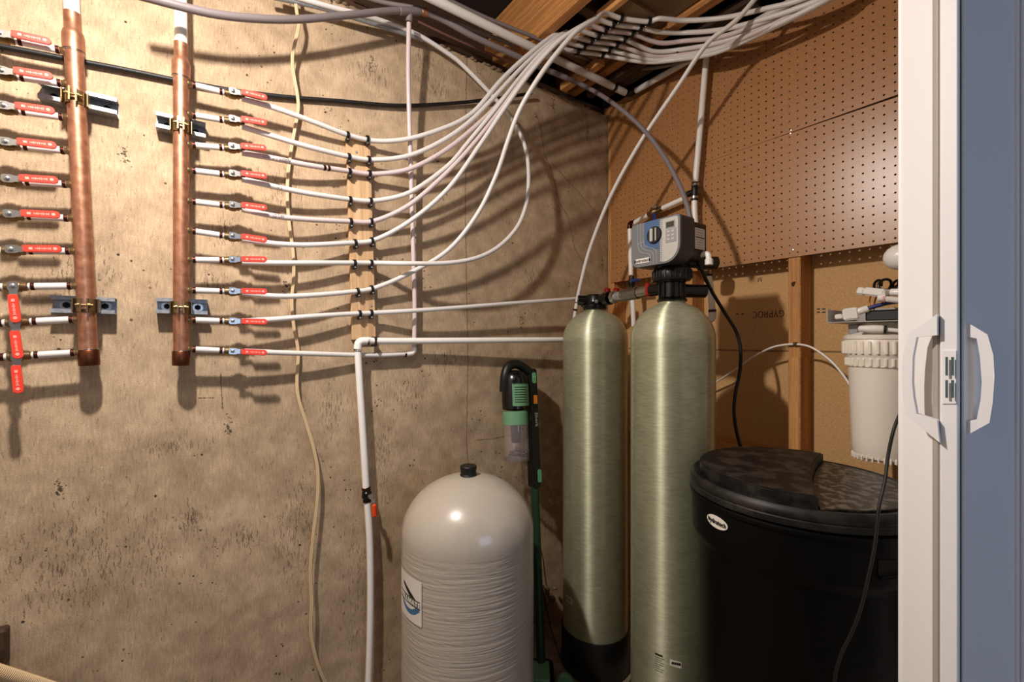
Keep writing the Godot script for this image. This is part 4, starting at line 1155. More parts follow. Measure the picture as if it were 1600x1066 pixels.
func tanks():
	# left tank: plain head
	var o := thing("filter_tank", "slim green fibreglass tank with a plain black head, left of the control box tank", "tank", TANK_A, "tall green fibreglass tanks")
	put("vessel", tank_shape(TANK_A), M.glass_fibre, o)
	put("boot", lathed([Vector2(0, 0), Vector2(0.130, 0), Vector2(0.134, 0.006), Vector2(0.132, 0.150), Vector2(0.1285, 0.154), Vector2(0.1275, 0.150)], TANK_A, Vector3.UP, 48), M.black, o)
	var ax := Vector3(TANK_B.x - TANK_A.x, 0.012, TANK_B.z - TANK_A.z)
	var hd := ax.normalized()
	var h := Sh.new()
	h.lathe([Vector2(0.046, 1.394), Vector2(0.048, 1.398), Vector2(0.048, 1.412), Vector2(0.040, 1.418), Vector2(0.036, 1.425), Vector2(0.036, 1.448), Vector2(0.032, 1.453), Vector2(0, 1.453)], TANK_A, Vector3.UP, 32)
	var ha := TANK_A + Vector3(0, 1.430, 0)
	h.rod(ha - hd * 0.075, ha + hd * 0.09, 0.021, 20)
	h.rod(ha + Vector3(0, 0, 0), ha + Vector3(-0.055, 0.002, -0.04), 0.02, 20)
	h.rod(ha + hd * 0.066, ha + hd * 0.092, 0.026, 20)
	var head := put("tank_head", h, M.black_gloss, o)
	put("screw", lathed([Vector2(0.008, 0), Vector2(0.007, 0.003), Vector2(0, 0.0035)], Vector3(-0.4017, 1.4228, 0.317), (Vector3(-1.648, 1.27, 1.518) - Vector3(-0.4017, 1.4228, 0.317)).normalized(), 10), M.steel, head)
	var stick := Vector3(-0.4957, 0.2811, 0.2641)
	var sa := angle_of(stick, TANK_A)
	put("sticker", patch(TANK_A, 0.1276, sa - 0.16, sa + 0.16, stick.y - 0.012, stick.y + 0.010, 6), M.paper, o)
	for k in 2:
		put("print_line", patch(TANK_A, 0.1279, sa - 0.13, sa + 0.10, stick.y - 0.006 + k * 0.007, stick.y - 0.003 + k * 0.007, 6), M.ink, o)

	# the link between both tanks
	var lk := thing("flexible_link", "silver corrugated connector with a red handled valve between the two tank heads", "connector", ha.lerp(TANK_B + Vector3(0, 1.43, 0), 0.5))
	var l := ax.length()
	var at := func(t: float) -> Vector3: return ha + hd * (l * t)
	put("union_nut", lathed([Vector2(0.018, 0), Vector2(0.024, 0.003), Vector2(0.024, 0.018), Vector2(0.018, 0.021)], at.call(0.27), hd, 8), M.steel, lk)
	put("union_sleeve", rodded(at.call(0.30), at.call(0.42), 0.0175, 20), M.zinc, lk)
	var pr := []
	for i in 10:
		pr.append(Vector2(0.0135, i * 0.0085)); pr.append(Vector2(0.0215, i * 0.0085 + 0.003)); pr.append(Vector2(0.0215, i * 0.0085 + 0.0055))
	put("corrugated_hose", lathed(pr, at.call(0.41), hd, 24), M.steel, lk)
	put("steel_sleeve", rodded(at.call(0.61), at.call(0.74), 0.0185, 20), M.steel, lk)
	put("valve_handle", boxed(at.call(0.75) + Vector3(0, 0.004, 0), Vector3(0.034, 0.046, 0.020), 0.006), M.red_dark, lk)
	put("cable_tie", tubed([at.call(0.79) + Vector3(-0.01, 0.025, 0), at.call(0.83) + Vector3(-0.01, 0.034, 0), at.call(0.89) + Vector3(-0.012, 0.030, 0)], 0.0018, 8, 4), M.pex, lk)

	# the ninth pipe ends in a small valve behind the left head
	var ev := thing("end_valve", "small valve with two dark red handles behind the left tank head", "valve", Vector3(-0.1542, 1.4737, 0.149))
	put("valve_body", rodded(Vector3(-0.22, 1.4613, 0.1147), Vector3(-0.1261, 1.4737, 0.1689), 0.013, 12), M.black_gloss, ev)
	for q in [Vector3(-0.1641, 1.4898, 0.1543), Vector3(-0.1314, 1.4898, 0.1773)]:
		put("valve_handle", boxed(q, Vector3(0.030, 0.034, 0.022), 0.006), M.red_dark, ev)

	# right tank: neck, threaded ring and the control box
	o = thing("softener_tank", "slim green fibreglass tank on the right carrying a grey control box", "tank", TANK_B, "tall green fibreglass tanks")
	put("vessel", tank_shape(TANK_B), M.glass_fibre, o)
	put("boot", lathed([Vector2(0, 0), Vector2(0.130, 0), Vector2(0.134, 0.006), Vector2(0.132, 0.150), Vector2(0.1285, 0.154), Vector2(0.1275, 0.150)], TANK_B, Vector3.UP, 48), M.black, o)
	var nk := Sh.new()
	nk.lathe([Vector2(0.044, 1.395), Vector2(0.046, 1.400), Vector2(0.038, 1.408), Vector2(0.037, 1.452), Vector2(0.044, 1.458), Vector2(0.044, 1.462)], TANK_B, Vector3.UP, 32)
	for i in 10:
		var a := TAU * i / 10.0
		nk.box(TANK_B + Vector3(cos(a) * 0.038, 1.430, sin(a) * 0.038), Vector3(0.008, 0.044, 0.006), Basis(Vector3.UP, -a), 0.001)
	nk.rod(at.call(0.78), at.call(0.98), 0.021, 20)
	nk.rod(TANK_B + Vector3(0, 1.43, 0), TANK_B + Vector3(0.10, 1.43, 0.05), 0.022, 20)
	put("neck", nk, M.black_gloss, o)
	var rg := Sh.new()
	rg.lathe([Vector2(0.040, 1.460), Vector2(0.055, 1.460), Vector2(0.058, 1.464), Vector2(0.058, 1.494), Vector2(0.054, 1.499), Vector2(0.050, 1.500), Vector2(0.047, 1.508), Vector2(0.047, 1.535), Vector2(0, 1.535)], TANK_B, Vector3.UP, 40)
	for i in 24:
		var a := TAU * i / 24.0
		rg.box(TANK_B + Vector3(cos(a) * 0.058, 1.479, sin(a) * 0.058), Vector3(0.006, 0.026, 0.006), Basis(Vector3.UP, -a), 0.0015)
	put("threaded_ring", rg, M.black, o)
	put("latch_clip", boxed(TANK_B + Vector3(-0.049, 1.512, -0.01), Vector3(0.006, 0.030, 0.012), 0.002), M.zinc, o)
	var st := Vector3(-0.5243, 0.3391, 0.7482)
	sa = angle_of(st, TANK_B)
	put("sticker", patch(TANK_B, 0.1277, sa - 0.13, sa + 0.12, st.y - 0.011, st.y + 0.008, 6, -0.004), M.paper, o)
	var pl := Sh.new()
	for i in 12: pl.box(Vector3(-0.0115 + i * 0.0021, 0, 0), Vector3(0.0008 + 0.0006 * (i % 3), 0.007, 0.0005), Basis.IDENTITY)
	for i in pl.v.size(): pl.v[i] = around(TANK_B, 0.1282, sa, st.y - 0.002) * pl.v[i]
	put("barcode", pl, M.ink, o)
	var tx := Vector3(-0.5467, 0.3283, 0.708)
	var ta := angle_of(tx, TANK_B)
	var q := Sh.new()
	for i in 8:
		var w: float = [0.11, 0.13, 0.10, 0.13, 0.12, 0.08, 0.13, 0.11][i]
		var pp := patch(TANK_B, 0.1276, ta - 0.10, ta - 0.10 + w * 1.6, tx.y + 0.016 - i * 0.0065, tx.y + 0.0175 + (0.004 if i == 0 else 0.0) - i * 0.0065, 4)
		var off := q.v.size()
		q.v.append_array(pp.v); q.n.append_array(pp.n); q.t.append_array(pp.t)
		for k in pp.ix: q.ix.append(k + off)
	put("print_lines", q, mat(Color(0.10, 0.10, 0.07), 0.6), o)

	control_box()
	pressure_tank()

func control_box():
	# front faces -x; u runs along +z, v up
	var o := thing("control_box", "grey softener control box with a black dial and small display on the right tank", "controller", TANK_B + Vector3(0, 1.50, 0))
	var zc := 0.666
	var yc := 1.572
	var w := 0.178
	var h := 0.140
	var f := -0.512
	var base := func(x: float) -> Transform3D: return Transform3D(Basis(Vector3(0, 0, 1), Vector3(0, 1, 0), Vector3(-1, 0, 0)), Vector3(x, yc, zc))
	var body := Sh.new()
	body.ext(rounded4(w, h, [0.012, 0.012, 0.026, 0.052], 8), 0.066, base.call(f + 0.070))
	put("cover", body, M.grey_dark, o)
	var face := Sh.new()
	face.ext(rounded4(w - 0.003, h - 0.003, [0.011, 0.011, 0.025, 0.050], 8), 0.004, base.call(f + 0.004))
	var fc := put("face_panel", face, M.grey_case, o)
	# light panel on the near half, rounded at its lower outer corner
	var lp := PackedVector2Array()
	for p in rounded4(w - 0.014, h - 0.012, [0.008, 0.008, 0.02, 0.046], 8): lp.append(p)
	var half := Geometry2D.intersect_polygons(lp, PackedVector2Array([Vector2(0.020, -1), Vector2(1, -1), Vector2(1, 1), Vector2(0.020, 1)]))[0]
	put("light_panel", extruded(half, 0.0012, base.call(f)), M.grey_light, o)
	var bl := Geometry2D.intersect_polygons(PackedVector2Array([Vector2(-0.037, 0.0685), Vector2(-0.037, 0.0), Vector2(-0.030, -0.012), Vector2(-0.016, -0.018), Vector2(0.020, -0.022), Vector2(0.020, 0.0685)]), rounded(w, h - 0.003, 0.01))[0]
	put("blue_panel", extruded(bl, 0.0010, base.call(f)), M.blue_grey, o)
	var sr := Sh.new()
	for i in 24: sr.box(Vector3(f - 0.0007, yc + 0.066 - i * 0.0056, zc + 0.019 + 0.003), Vector3(0.0014, 0.0022, 0.013), Basis.IDENTITY)
	put("serrated_edge", sr, M.grey_case, o)
	var dial := Sh.new()
	var dc := Vector3(f, yc + 0.022, zc + 0.0)
	dial.lathe([Vector2(0.0265, 0), Vector2(0.0265, 0.003), Vector2(0.0245, 0.006), Vector2(0, 0.006)], dc, Vector3(-1, 0, 0), 32)
	var dl := put("dial", dial, M.black, o)
	put("dial_bar", boxed(dc + Vector3(-0.008, 0, -0.0065), Vector3(0.006, 0.040, 0.011), 0.002), M.grey_light, dl)
	put("dial_bar", boxed(dc + Vector3(-0.008, 0, 0.0095), Vector3(0.006, 0.040, 0.005), 0.0015), M.grey_light, dl)
	var rd := Sh.new()
	for k in 3:
		var e := k * 0.0105
		var path := []
		for p in [Vector2(-0.062 + e, 0.068), Vector2(-0.062 + e, 0.0 + e * 0.3), Vector2(-0.056 + e, -0.016 + e * 0.6), Vector2(-0.042 + e, -0.027 + e * 0.7), Vector2(-0.024 + e, -0.032 + e * 0.6), Vector2(-0.015 + e, -0.040 + e * 0.5), Vector2(-0.013 + e, -0.067)]: path.append(Vector3(f - 0.0004, yc + p.y, zc + p.x))
		rd.tube(path, 0.0013, 8, 4)
	put("ridge_lines", rd, M.grey_line, o)
	var dash := Sh.new()
	for i in 4: dash.box(Vector3(f - 0.0006, yc + 0.006 + i * 0.0022, zc - 0.061 + i * 0.0115), Vector3(0.0008, 0.002, 0.006))
	put("dashes", dash, M.grey_light, o)
	var disp := put("display_bezel", boxed(Vector3(f - 0.0018, yc + 0.043, zc + 0.056), Vector3(0.002, 0.021, 0.032), 0.001), M.grey_line, o)
	put("display", boxed(Vector3(f - 0.003, yc + 0.043, zc + 0.056), Vector3(0.0012, 0.0155, 0.026), 0.0004), M.lcd, disp)
	var pad := put("button_pad", boxed(Vector3(f - 0.0015, yc + 0.010, zc + 0.058), Vector3(0.0016, 0.040, 0.036), 0.0006), M.grey_line, o)
	for i in 3:
		for j in 2:
			put("button", boxed(Vector3(f - 0.0026, yc + 0.022 - i * 0.0115, zc + 0.0505 + j * 0.015), Vector3(0.002, 0.007, 0.010), 0.001), M.grey_light, pad)
	var lb := put("name_label", boxed(Vector3(f - 0.0008, yc - 0.050, zc - 0.0455), Vector3(0.0014, 0.0155, 0.053), 0.0004), M.paper, o)
	printed("lettering", "Hydrotech", 0.0092, Transform3D(Basis(Vector3(0, 0, 1), Vector3(0, 1, 0), Vector3(-1, 0, 0)), Vector3(f - 0.0019, yc - 0.050, zc - 0.0455)), M.ink, lb, 0.0, true)
	# black works behind the cover
	var wk := Sh.new()
	wk.ext(rounded4(0.150, 0.118, [0.008, 0.008, 0.02, 0.03], 6), 0.075, Transform3D(Basis(Vector3(0, 0, 1), Vector3(0, 1, 0), Vector3(-1, 0, 0)), Vector3(-0.367, yc + 0.002, zc + 0.006)))
	wk.box(Vector3(-0.41, 1.528, 0.667), Vector3(0.10, 0.05, 0.10), Basis.IDENTITY, 0.012)
	wk.rod(Vector3(-0.40, 1.52, 0.70), Vector3(-0.30, 1.52, 0.74), 0.020, 16)
	put("valve_works", wk, M.black, o)
	put("rating_label", boxed(Vector3(-0.402, yc + 0.010, zc + 0.0815), Vector3(0.052, 0.064, 0.0012), 0.0004), M.paper, o)
	var rl := Sh.new()
	for i in 8: rl.box(Vector3(-0.404 + 0.003 * (i % 2), yc + 0.036 - i * 0.0075, zc + 0.0822), Vector3(0.036 if i != 3 else 0.044, 0.0012 if i != 3 else 0.004, 0.0004))
	put("print_lines", rl, mat(Color(0.35, 0.33, 0.32), 0.7), o)
	put("hose_elbow", tubed([Vector3(-0.385, 1.535, 0.735), Vector3(-0.385, 1.537, 0.755), Vector3(-0.385, 1.530, 0.765), Vector3(-0.385, 1.505, 0.767)], 0.0085, 14, 4), M.pipe_white, o)
	put("hose_nut", lathed([Vector2(0.009, 0), Vector2(0.0125, 0.002), Vector2(0.0125, 0.018), Vector2(0.009, 0.02)], Vector3(-0.385, 1.500, 0.767), Vector3.UP, 8), M.pipe_white, o)

func pressure_tank():
	var o := thing("pressure_tank", "stout grey wound pressure tank with a domed top and small black cap", "tank", TANK_P)
	var s := Sh.new()
	var rows := 370
	var cols := 72
	var nz := noise(1.0, 41, 2)
	var nz2 := noise(1.0, 42, 2)
	var R := 0.205
	for i in rows + 1:
		var y := 0.02 + 0.66 * i / 330.0
		var rr := R
		if i > 330:
			var a := (i - 330) / 40.0 * 1.47
			y = 0.68 + 0.168 * sin(a) / sin(1.47)
			rr = R * cos(a)
		for j in cols + 1:
			var th := TAU * j / cols
			var d := Vector3(cos(th), 0, sin(th))
			var amp := 0.0009 * clampf((0.70 - y) / 0.06, 0, 1)
			var wob := y + 0.003 * sin(th * 2.0 + 1.0) + 0.001 * sin(th * 5.0)
			var g1 := 1.0 - absf(nz.get_noise_2d(wob * 85.0, 0.3 * d.x + 0.35 * d.z)) * 4.0
			var g2 := 1.0 - absf(nz2.get_noise_2d(wob * 150.0 + 40.0, 0.4 * d.z - 0.3 * d.x)) * 5.0
			var k := rr - amp * (maxf(g1, 0.0) + 0.6 * maxf(g2, 0.0))
			s.v.append(TANK_P + d * k + Vector3(0, y, 0)); s.n.append(d); s.t.append(Vector2(float(j) / cols, y))
	for i in rows:
		for j in cols:
			var k := i * (cols + 1) + j
			s.ix.append_array(PackedInt32Array([k, k + 1, k + cols + 2, k, k + cols + 2, k + cols + 1]))
	for i in rows + 1:
		for j in cols + 1:
			var k := i * (cols + 1) + j
			var up := s.v[mini(i + 1, rows) * (cols + 1) + j] - s.v[maxi(i - 1, 0) * (cols + 1) + j]
			var rt := s.v[i * (cols + 1) + (j + 1 if j < cols else 1)] - s.v[i * (cols + 1) + (j - 1 if j > 0 else cols - 1)]
			var n := up.cross(rt).normalized()
			s.n[k] = n if n.dot(s.n[k] + Vector3(0, 0.3, 0)) > 0 else -n
	put("vessel", s, M.tank_grey, o)
	put("base_ring", lathed([Vector2(0.15, 0), Vector2(0.196, 0), Vector2(0.2035, 0.01), Vector2(0.2035, 0.03), Vector2(0.15, 0.03)], TANK_P, Vector3.UP, 48), M.black, o)
	put("cap", lathed([Vector2(0, 0.845), Vector2(0.0265, 0.845), Vector2(0.0265, 0.851), Vector2(0.0245, 0.853), Vector2(0.0245, 0.866), Vector2(0.0265, 0.868), Vector2(0.0265, 0.876), Vector2(0.0245, 0.878), Vector2(0, 0.878)], TANK_P, Vector3.UP, 32), M.black, o)
	# wrapped label: swoosh, name band and a drop
	var e := Vector3(-1.1493, 0.5436, 0.3809)
	var a1 := angle_of(e, TANK_P)
	var y0 := e.y - 0.064
	var lw := 0.125
	var a0 := a1 - lw / 0.2068
	var lb := put("label", patch(TANK_P, 0.2070, a0, a1, y0, y0 + 0.125, 20), M.paper, o)
	var art := Image.create_empty(256, 256, false, Image.FORMAT_RGB8)
	for y in 256:
		for x in 256:
			var u := x / 255.0
			var v := y / 255.0
			var c := Color(0.84, 0.81, 0.78)
			var sw := 0.16 + pow(u, 1.6) * 0.42 if u > 0.25 else 0.2
			if v > sw and v < sw + 0.05 + 0.14 * u and u > 0.25 and u < 0.93: c = Color(0.03, 0.03, 0.03)
			var rr := Vector2((u - 0.55) / 0.42, (v - 0.52) / 0.33).length()
			var r2 := Vector2((u - 0.52) / 0.36, (v - 0.44) / 0.30).length()
			if rr < 1.0 and r2 > 1.0 and v > 0.55: c = Color(0.22, 0.40, 0.56)
			if v > 0.46 and v < 0.64 and u > 0.05 and u < 0.95: c = Color(0.30, 0.28, 0.27)
			art.set_pixel(x, y, c)
	var am := mat(Color.WHITE, 0.45)
	am.albedo_texture = tex(art)
	lb.material_override = am
	printed("lettering", "WELLMATE", 0.013, around(TANK_P, 0.2074, (a0 + a1) / 2, y0 + 0.125 * 0.45), M.paper, lb, 0.2074, true, 1.25)

func brine_tank():
	var o := thing("brine_tank", "wide black plastic brine tank with a damp dusty lid beside the door", "tank", BRINE)
	var st := Vector3(-0.6909, 0.7987, 1.16)
	put("body", lathed([Vector2(0, 0), Vector2(0.196, 0), Vector2(0.202, 0.01), Vector2(0.213, st.y - 0.02), Vector2(0.215, st.y - 0.008), Vector2(0.227, st.y + 0.006), Vector2(0.229, st.y + 0.014), Vector2(0.230, 0.892), Vector2(0.2345, 0.895), Vector2(0.235, 0.902), Vector2(0.230, 0.905), Vector2(0.225, 0.909)], BRINE, Vector3.UP, 96), M.brine, o)
	put("lid", lathed([Vector2(0.2255, 0.910), Vector2(0.2345, 0.910), Vector2(0.2345, 0.922), Vector2(0.2325, 0.924), Vector2(0.2340, 0.926), Vector2(0.2345, 0.932), Vector2(0.232, 0.940), Vector2(0.226, 0.9455), Vector2(0.221, 0.9455), Vector2(0.214, 0.941), Vector2(0, 0.944)], BRINE, Vector3.UP, 96), M.lid, o)
	# raised fixed half: the disc less the round fill hatch
	var disc := PackedVector2Array()
	for i in 64: disc.append(Vector2.from_angle(TAU * i / 64) * 0.211)
	var cut := PackedVector2Array([Vector2(0.4, 0.4), Vector2(-0.4, 0.4), Vector2(-0.185, 0.115)])
	for i in 13:
		var u := i / 12.0
		cut.append(Vector2(lerpf(-0.165, 0.24, u), 0.103 * pow(1.0 - u, 1.7) - 0.022 * u))
	var raised := Geometry2D.clip_polygons(disc, cut)[0]
	var hatch := Geometry2D.offset_polygon(Geometry2D.intersect_polygons(disc, cut)[0], -0.003)[0]
	put("fill_hatch", extruded(hatch, 0.004, Transform3D(Basis(Vector3(1, 0, 0), Vector3(0, 0, 1), Vector3(0, -1, 0)), BRINE + Vector3(0, 0.9465, 0))), M.lid_wet, o)
	var flat := Transform3D(Basis(Vector3(1, 0, 0), Vector3(0, 0, 1), Vector3(0, -1, 0)), BRINE + Vector3(0, 0.9690, 0))
	var rs := Sh.new()
	rs.ext(Geometry2D.offset_polygon(raised, -0.004)[0], 0.004, flat)
	flat.origin.y = 0.9655
	rs.ext(raised, 0.025, flat)
	put("raised_lid", rs, M.lid, o)
	var hz := Vector3(-0.5946, 0.8351, 1.2526)
	var ha := angle_of(hz, BRINE)
	put("handle_slot", patch(BRINE, 0.2305, ha - 0.12, ha + 0.30, hz.y - 0.002, hz.y + 0.028, 10), mat(Color(0.008, 0.008, 0.008), 0.8), o)
	put("handle_lip", tubed([around(BRINE, 0.2315, ha - 0.10, hz.y - 0.006).origin, around(BRINE, 0.2335, ha, hz.y - 0.004).origin, around(BRINE, 0.2335, ha + 0.15, hz.y - 0.003).origin, around(BRINE, 0.2315, ha + 0.30, hz.y - 0.004).origin], 0.004, 10, 4), M.brine, o)
	var b := Vector3(-0.7097, 0.8673, 0.9787)
	var ba := angle_of(b, BRINE)
	var bx := around(BRINE, 0.2312, ba, b.y)
	var ov := Sh.new()
	var ring := PackedVector2Array()
	for i in 32: ring.append(Vector2(cos(TAU * i / 32) * 0.031, sin(TAU * i / 32) * 0.0135))
	ov.ext(ring, 0.0014, Transform3D(bx.basis, bx.origin + bx.basis.z * -0.001))
	for i in ov.v.size():
		var lp: Vector3 = bx.affine_inverse() * ov.v[i]
		var an := lp.x / 0.2312
		ov.v[i] = bx * Vector3(sin(an) * (0.2312 + lp.z), lp.y, cos(an) * (0.2312 + lp.z) - 0.2312 + 0.001)
	var badge := put("badge", ov, M.paper, o)
	printed("lettering", "Hydrotech", 0.0098, Transform3D(bx.basis, bx.origin + bx.basis.z * 0.0018), M.ink, badge, 0.2316, true, 0.82)

func filter_unit():
	# steel tray on the studs, filter housing below it, valves and wiring on top
	var ty := 1.322
	var tr := thing("filter_bracket", "bent steel bracket tray on the studs above the white filter housing", "bracket", Vector3(-0.1, ty - 0.02, 1.13))
	put("tray", boxed(Vector3(-0.101, ty, 1.137), Vector3(0.198, 0.0025, 0.250), 0.0008), M.grey_light, tr)
	put("end_flange", boxed(Vector3(-0.101, ty + 0.018, 1.0125), Vector3(0.198, 0.038, 0.0025), 0.0008), M.grey_light, tr)
	put("back_flange", boxed(Vector3(-0.003, ty - 0.02, 1.137), Vector3(0.003, 0.13, 0.250), 0.0008), M.grey_light, tr)
	var hc := Vector3(-0.112, 1.2222, 1.1075)
	var c := Vector3(hc.x, 0, hc.z)
	var R := 0.083
	var o := thing("filter_housing", "white cartridge filter housing with a ribbed collar hanging beside the door", "filter", c + Vector3(0, 0.93, 0))
	put("bowl", lathed([Vector2(0, 0.945), Vector2(R * 0.60, 0.945), Vector2(R * 0.70, 0.951), Vector2(R * 0.74, 0.965), Vector2(R * 0.76, 0.99), Vector2(R * 0.86, 1.21), Vector2(R * 0.87, 1.225), Vector2(R * 0.87, 1.25)], c, Vector3.UP, 48), M.ivory, o)
	var col := Sh.new()
	col.lathe([Vector2(R * 0.85, 1.198), Vector2(R * 0.90, 1.200), Vector2(R * 0.90, 1.224), Vector2(R * 0.94, 1.230), Vector2(R * 0.97, 1.236), Vector2(R * 0.97, 1.272), Vector2(R * 0.93, 1.277), Vector2(R * 0.80, 1.280)], c, Vector3.UP, 48)
	for i in 30:
		var a := TAU * i / 30.0
		var bs := Basis(Vector3.UP, -a)
		col.box(c + bs * Vector3(R * 0.975, 1.252, 0), Vector3(0.008, 0.036, 0.0075), bs, 0.002)
		col.box(c + bs * Vector3(R * 0.90, 1.212, 0), Vector3(0.008, 0.022, 0.007), bs, 0.002)
	put("ribbed_collar", col, M.ivory, o)
	var bot := Sh.new()
	for i in 30:
		var a := TAU * i / 30.0
		var bs := Basis(Vector3.UP, -a)
		bot.box(c + bs * Vector3(R * 0.70, 0.950, 0), Vector3(0.010, 0.014, 0.004), bs, 0.001)
	put("bottom_ribs", bot, M.ivory, o)
	put("cap", lathed([Vector2(R * 0.98, 1.275), Vector2(R * 0.99, 1.279), Vector2(R * 0.99, 1.284), Vector2(R * 0.80, 1.292), Vector2(R * 0.62, 1.297), Vector2(R * 0.55, 1.302), Vector2(R * 0.52, 1.3195), Vector2(0, 1.3195)], c, Vector3.UP, 40), M.ivory, o)
	put("mount_lug", boxed(c + Vector3(-0.045, 1.303, -0.045), Vector3(0.022, 0.028, 0.022), 0.002), M.grey_line, o)
	var f0 := c + Vector3(-0.075, 1.300, -0.012)
	put("inlet_fitting", lathed([Vector2(0.004, 0), Vector2(0.0085, 0.003), Vector2(0.010, 0.02), Vector2(0.011, 0.03), Vector2(0.011, 0.05), Vector2(0.0095, 0.053)], f0 + Vector3(-0.012, 0.003, -0.012), Vector3(0.25, -0.05, 1.0), 16), M.pipe_white, o)
	put("collet", lathed([Vector2(0.0085, 0), Vector2(0.0105, 0), Vector2(0.0105, 0.004), Vector2(0.0085, 0.004)], f0 + Vector3(0.001, 0.0, 0.041), Vector3(0.25, -0.05, 1.0), 16), M.black, o)
	put("inlet_tube", tubed([f0 + Vector3(0.001, 0, 0.04), f0 + Vector3(0.01, -0.004, 0.07), f0 + Vector3(0.02, -0.012, 0.10), f0 + Vector3(0.03, -0.025, 0.13)], 0.0055, 12, 5), M.pipe_white, o)

	o = thing("membrane_vessel", "white domed end of a filter vessel showing above the wiring by the door", "filter", Vector3(-0.09, 1.4985, 1.1338))
	var mv := Vector3(-0.1, 1.4986, 1.1141)
	put("vessel", lathed([Vector2(0, -0.004), Vector2(0.012, -0.002), Vector2(0.024, 0.006), Vector2(0.032, 0.018), Vector2(0.0365, 0.034), Vector2(0.037, 0.050), Vector2(0.035, 0.058), Vector2(0.035, 0.115), Vector2(0, 0.115)], mv, Vector3(0.30, 0, 1.0), 32), M.pipe_white, o)
	put("clamp_ring", lathed([Vector2(0.036, 0.050), Vector2(0.040, 0.052), Vector2(0.040, 0.066), Vector2(0.036, 0.068)], mv, Vector3(0.30, 0, 1.0), 32), M.ivory, o)

	o = thing("solenoid_valve", "white plastic valve with a thick white tube lying over the wiring", "valve", Vector3(-0.15, 1.3926, 1.1176))
	var vx := Basis(Vector3(0, 1, 0), -0.25) * Basis(Vector3(1, 0, 0), 0.22)
	var vc := Vector3(-0.15, 1.4018, 1.1108)
	put("body", boxed(vc, Vector3(0.034, 0.022, 0.052), 0.005, vx), M.pipe_white, o)
	put("side_cap", boxed(vc + Vector3(0.0, 0.006, -0.033), Vector3(0.022, 0.020, 0.022), 0.005, vx), M.pipe_white, o)
	put("end_plug", lathed([Vector2(0, 0), Vector2(0.008, 0), Vector2(0.0095, 0.003), Vector2(0.0095, 0.022), Vector2(0, 0.022)], vc + Vector3(0, -0.002, 0.028), Vector3(0.1, -0.1, 1), 16), M.pipe_white, o)
	put("collar", lathed([Vector2(0.006, 0), Vector2(0.0105, 0.002), Vector2(0.0105, 0.016), Vector2(0.0085, 0.018)], Vector3(-0.175, 1.3842, 1.1189), Vector3(0.15, 0.02, 1), 16), M.pipe_white, o)
	put("collet", lathed([Vector2(0.0085, 0), Vector2(0.0105, 0), Vector2(0.0105, 0.003), Vector2(0.0085, 0.003)], Vector3(-0.175, 1.3815, 1.131), Vector3(0.15, 0.02, 1), 16), M.print_pink, o)
	put("tube", tubed([Vector3(-0.175, 1.3814, 1.1324), Vector3(-0.165, 1.3769, 1.1549), Vector3(-0.15, 1.3743, 1.1769), Vector3(-0.12, 1.3708, 1.2016)], 0.0078, 14, 4), M.pipe_white, o)

	o = thing("white_switch", "small white angular plastic switch sitting on the steel bracket tray", "switch", Vector3(-0.15, ty, 1.055))
	var wc := Vector3(-0.165, 1.3504, 1.0563)
	wc.y = ty + 0.0225
	var wb := Basis(Vector3.UP, 0.35) * Basis(Vector3(1, 0, 0), -0.12)
	put("body", boxed(wc, Vector3(0.036, 0.034, 0.036), 0.005, wb), M.pipe_white, o)
	put("plug", boxed(wc + Vector3(-0.012, -0.006, -0.024), Vector3(0.014, 0.014, 0.018), 0.003, wb), M.pipe_white, o)
	put("port", lathed([Vector2(0.0095, 0), Vector2(0.0095, 0.024), Vector2(0.008, 0.026), Vector2(0, 0.026)], wc + Vector3(0, 0.006, 0.016), Vector3(0.1, 0.35, 1), 14), M.pipe_white, o)
	tag(put("blue_tube", tubed([wc + Vector3(0.004, 0.014, 0.038), wc + Vector3(0.008, 0.021, 0.058), wc + Vector3(0.014, 0.028, 0.085), wc + Vector3(0.02, 0.031, 0.13)], 0.0055, 12, 4), M.blue), "dark blue tube running from the white switch across the bracket", "tube")
	o = thing("power_adapter", "black adapter block with coiled black leads on the bracket tray", "adapter", Vector3(-0.1, ty, 1.13))
	put("block", boxed(Vector3(-0.135, ty + 0.0165, 1.125), Vector3(0.05, 0.030, 0.075), 0.004), M.black, o)
	put("block", boxed(Vector3(-0.105, ty + 0.021, 1.185), Vector3(0.06, 0.038, 0.05), 0.004), M.black, o)
	var coil := Sh.new()
	var cpts := []
	for i in 40:
		var a := i * 0.78
		cpts.append(Vector3(-0.115 + sin(i * 0.37) * 0.022, ty + 0.100 + sin(a) * 0.014 + sin(i * 0.9) * 0.004, 1.095 + i * 0.0026 + cos(a) * 0.016))
	coil.tube(cpts, 0.0036, 8, 3)
	put("coiled_lead", coil, M.black_gloss, o)
	put("lead", tubed([Vector3(-0.09, ty + 0.035, 1.16), Vector3(-0.085, ty + 0.06, 1.15), Vector3(-0.09, ty + 0.085, 1.14)], 0.003, 8, 4), M.cable, o)
	for k in 2:
		var m: StandardMaterial3D = [M.yellow, M.red_dark][k]
		tag(put("wire", tubed([Vector3(-0.12, ty + 0.026, 1.092 + k * 0.004), Vector3(-0.115, ty + 0.06, 1.085 + k * 0.012), Vector3(-0.105, ty + 0.088, 1.093 + k * 0.014), Vector3(-0.098, ty + 0.090, 1.125)], 0.0018, 8, 5), m), ["thin yellow wire looping up behind the white valve", "thin red wire looping up beside the yellow one"][k], "wire")

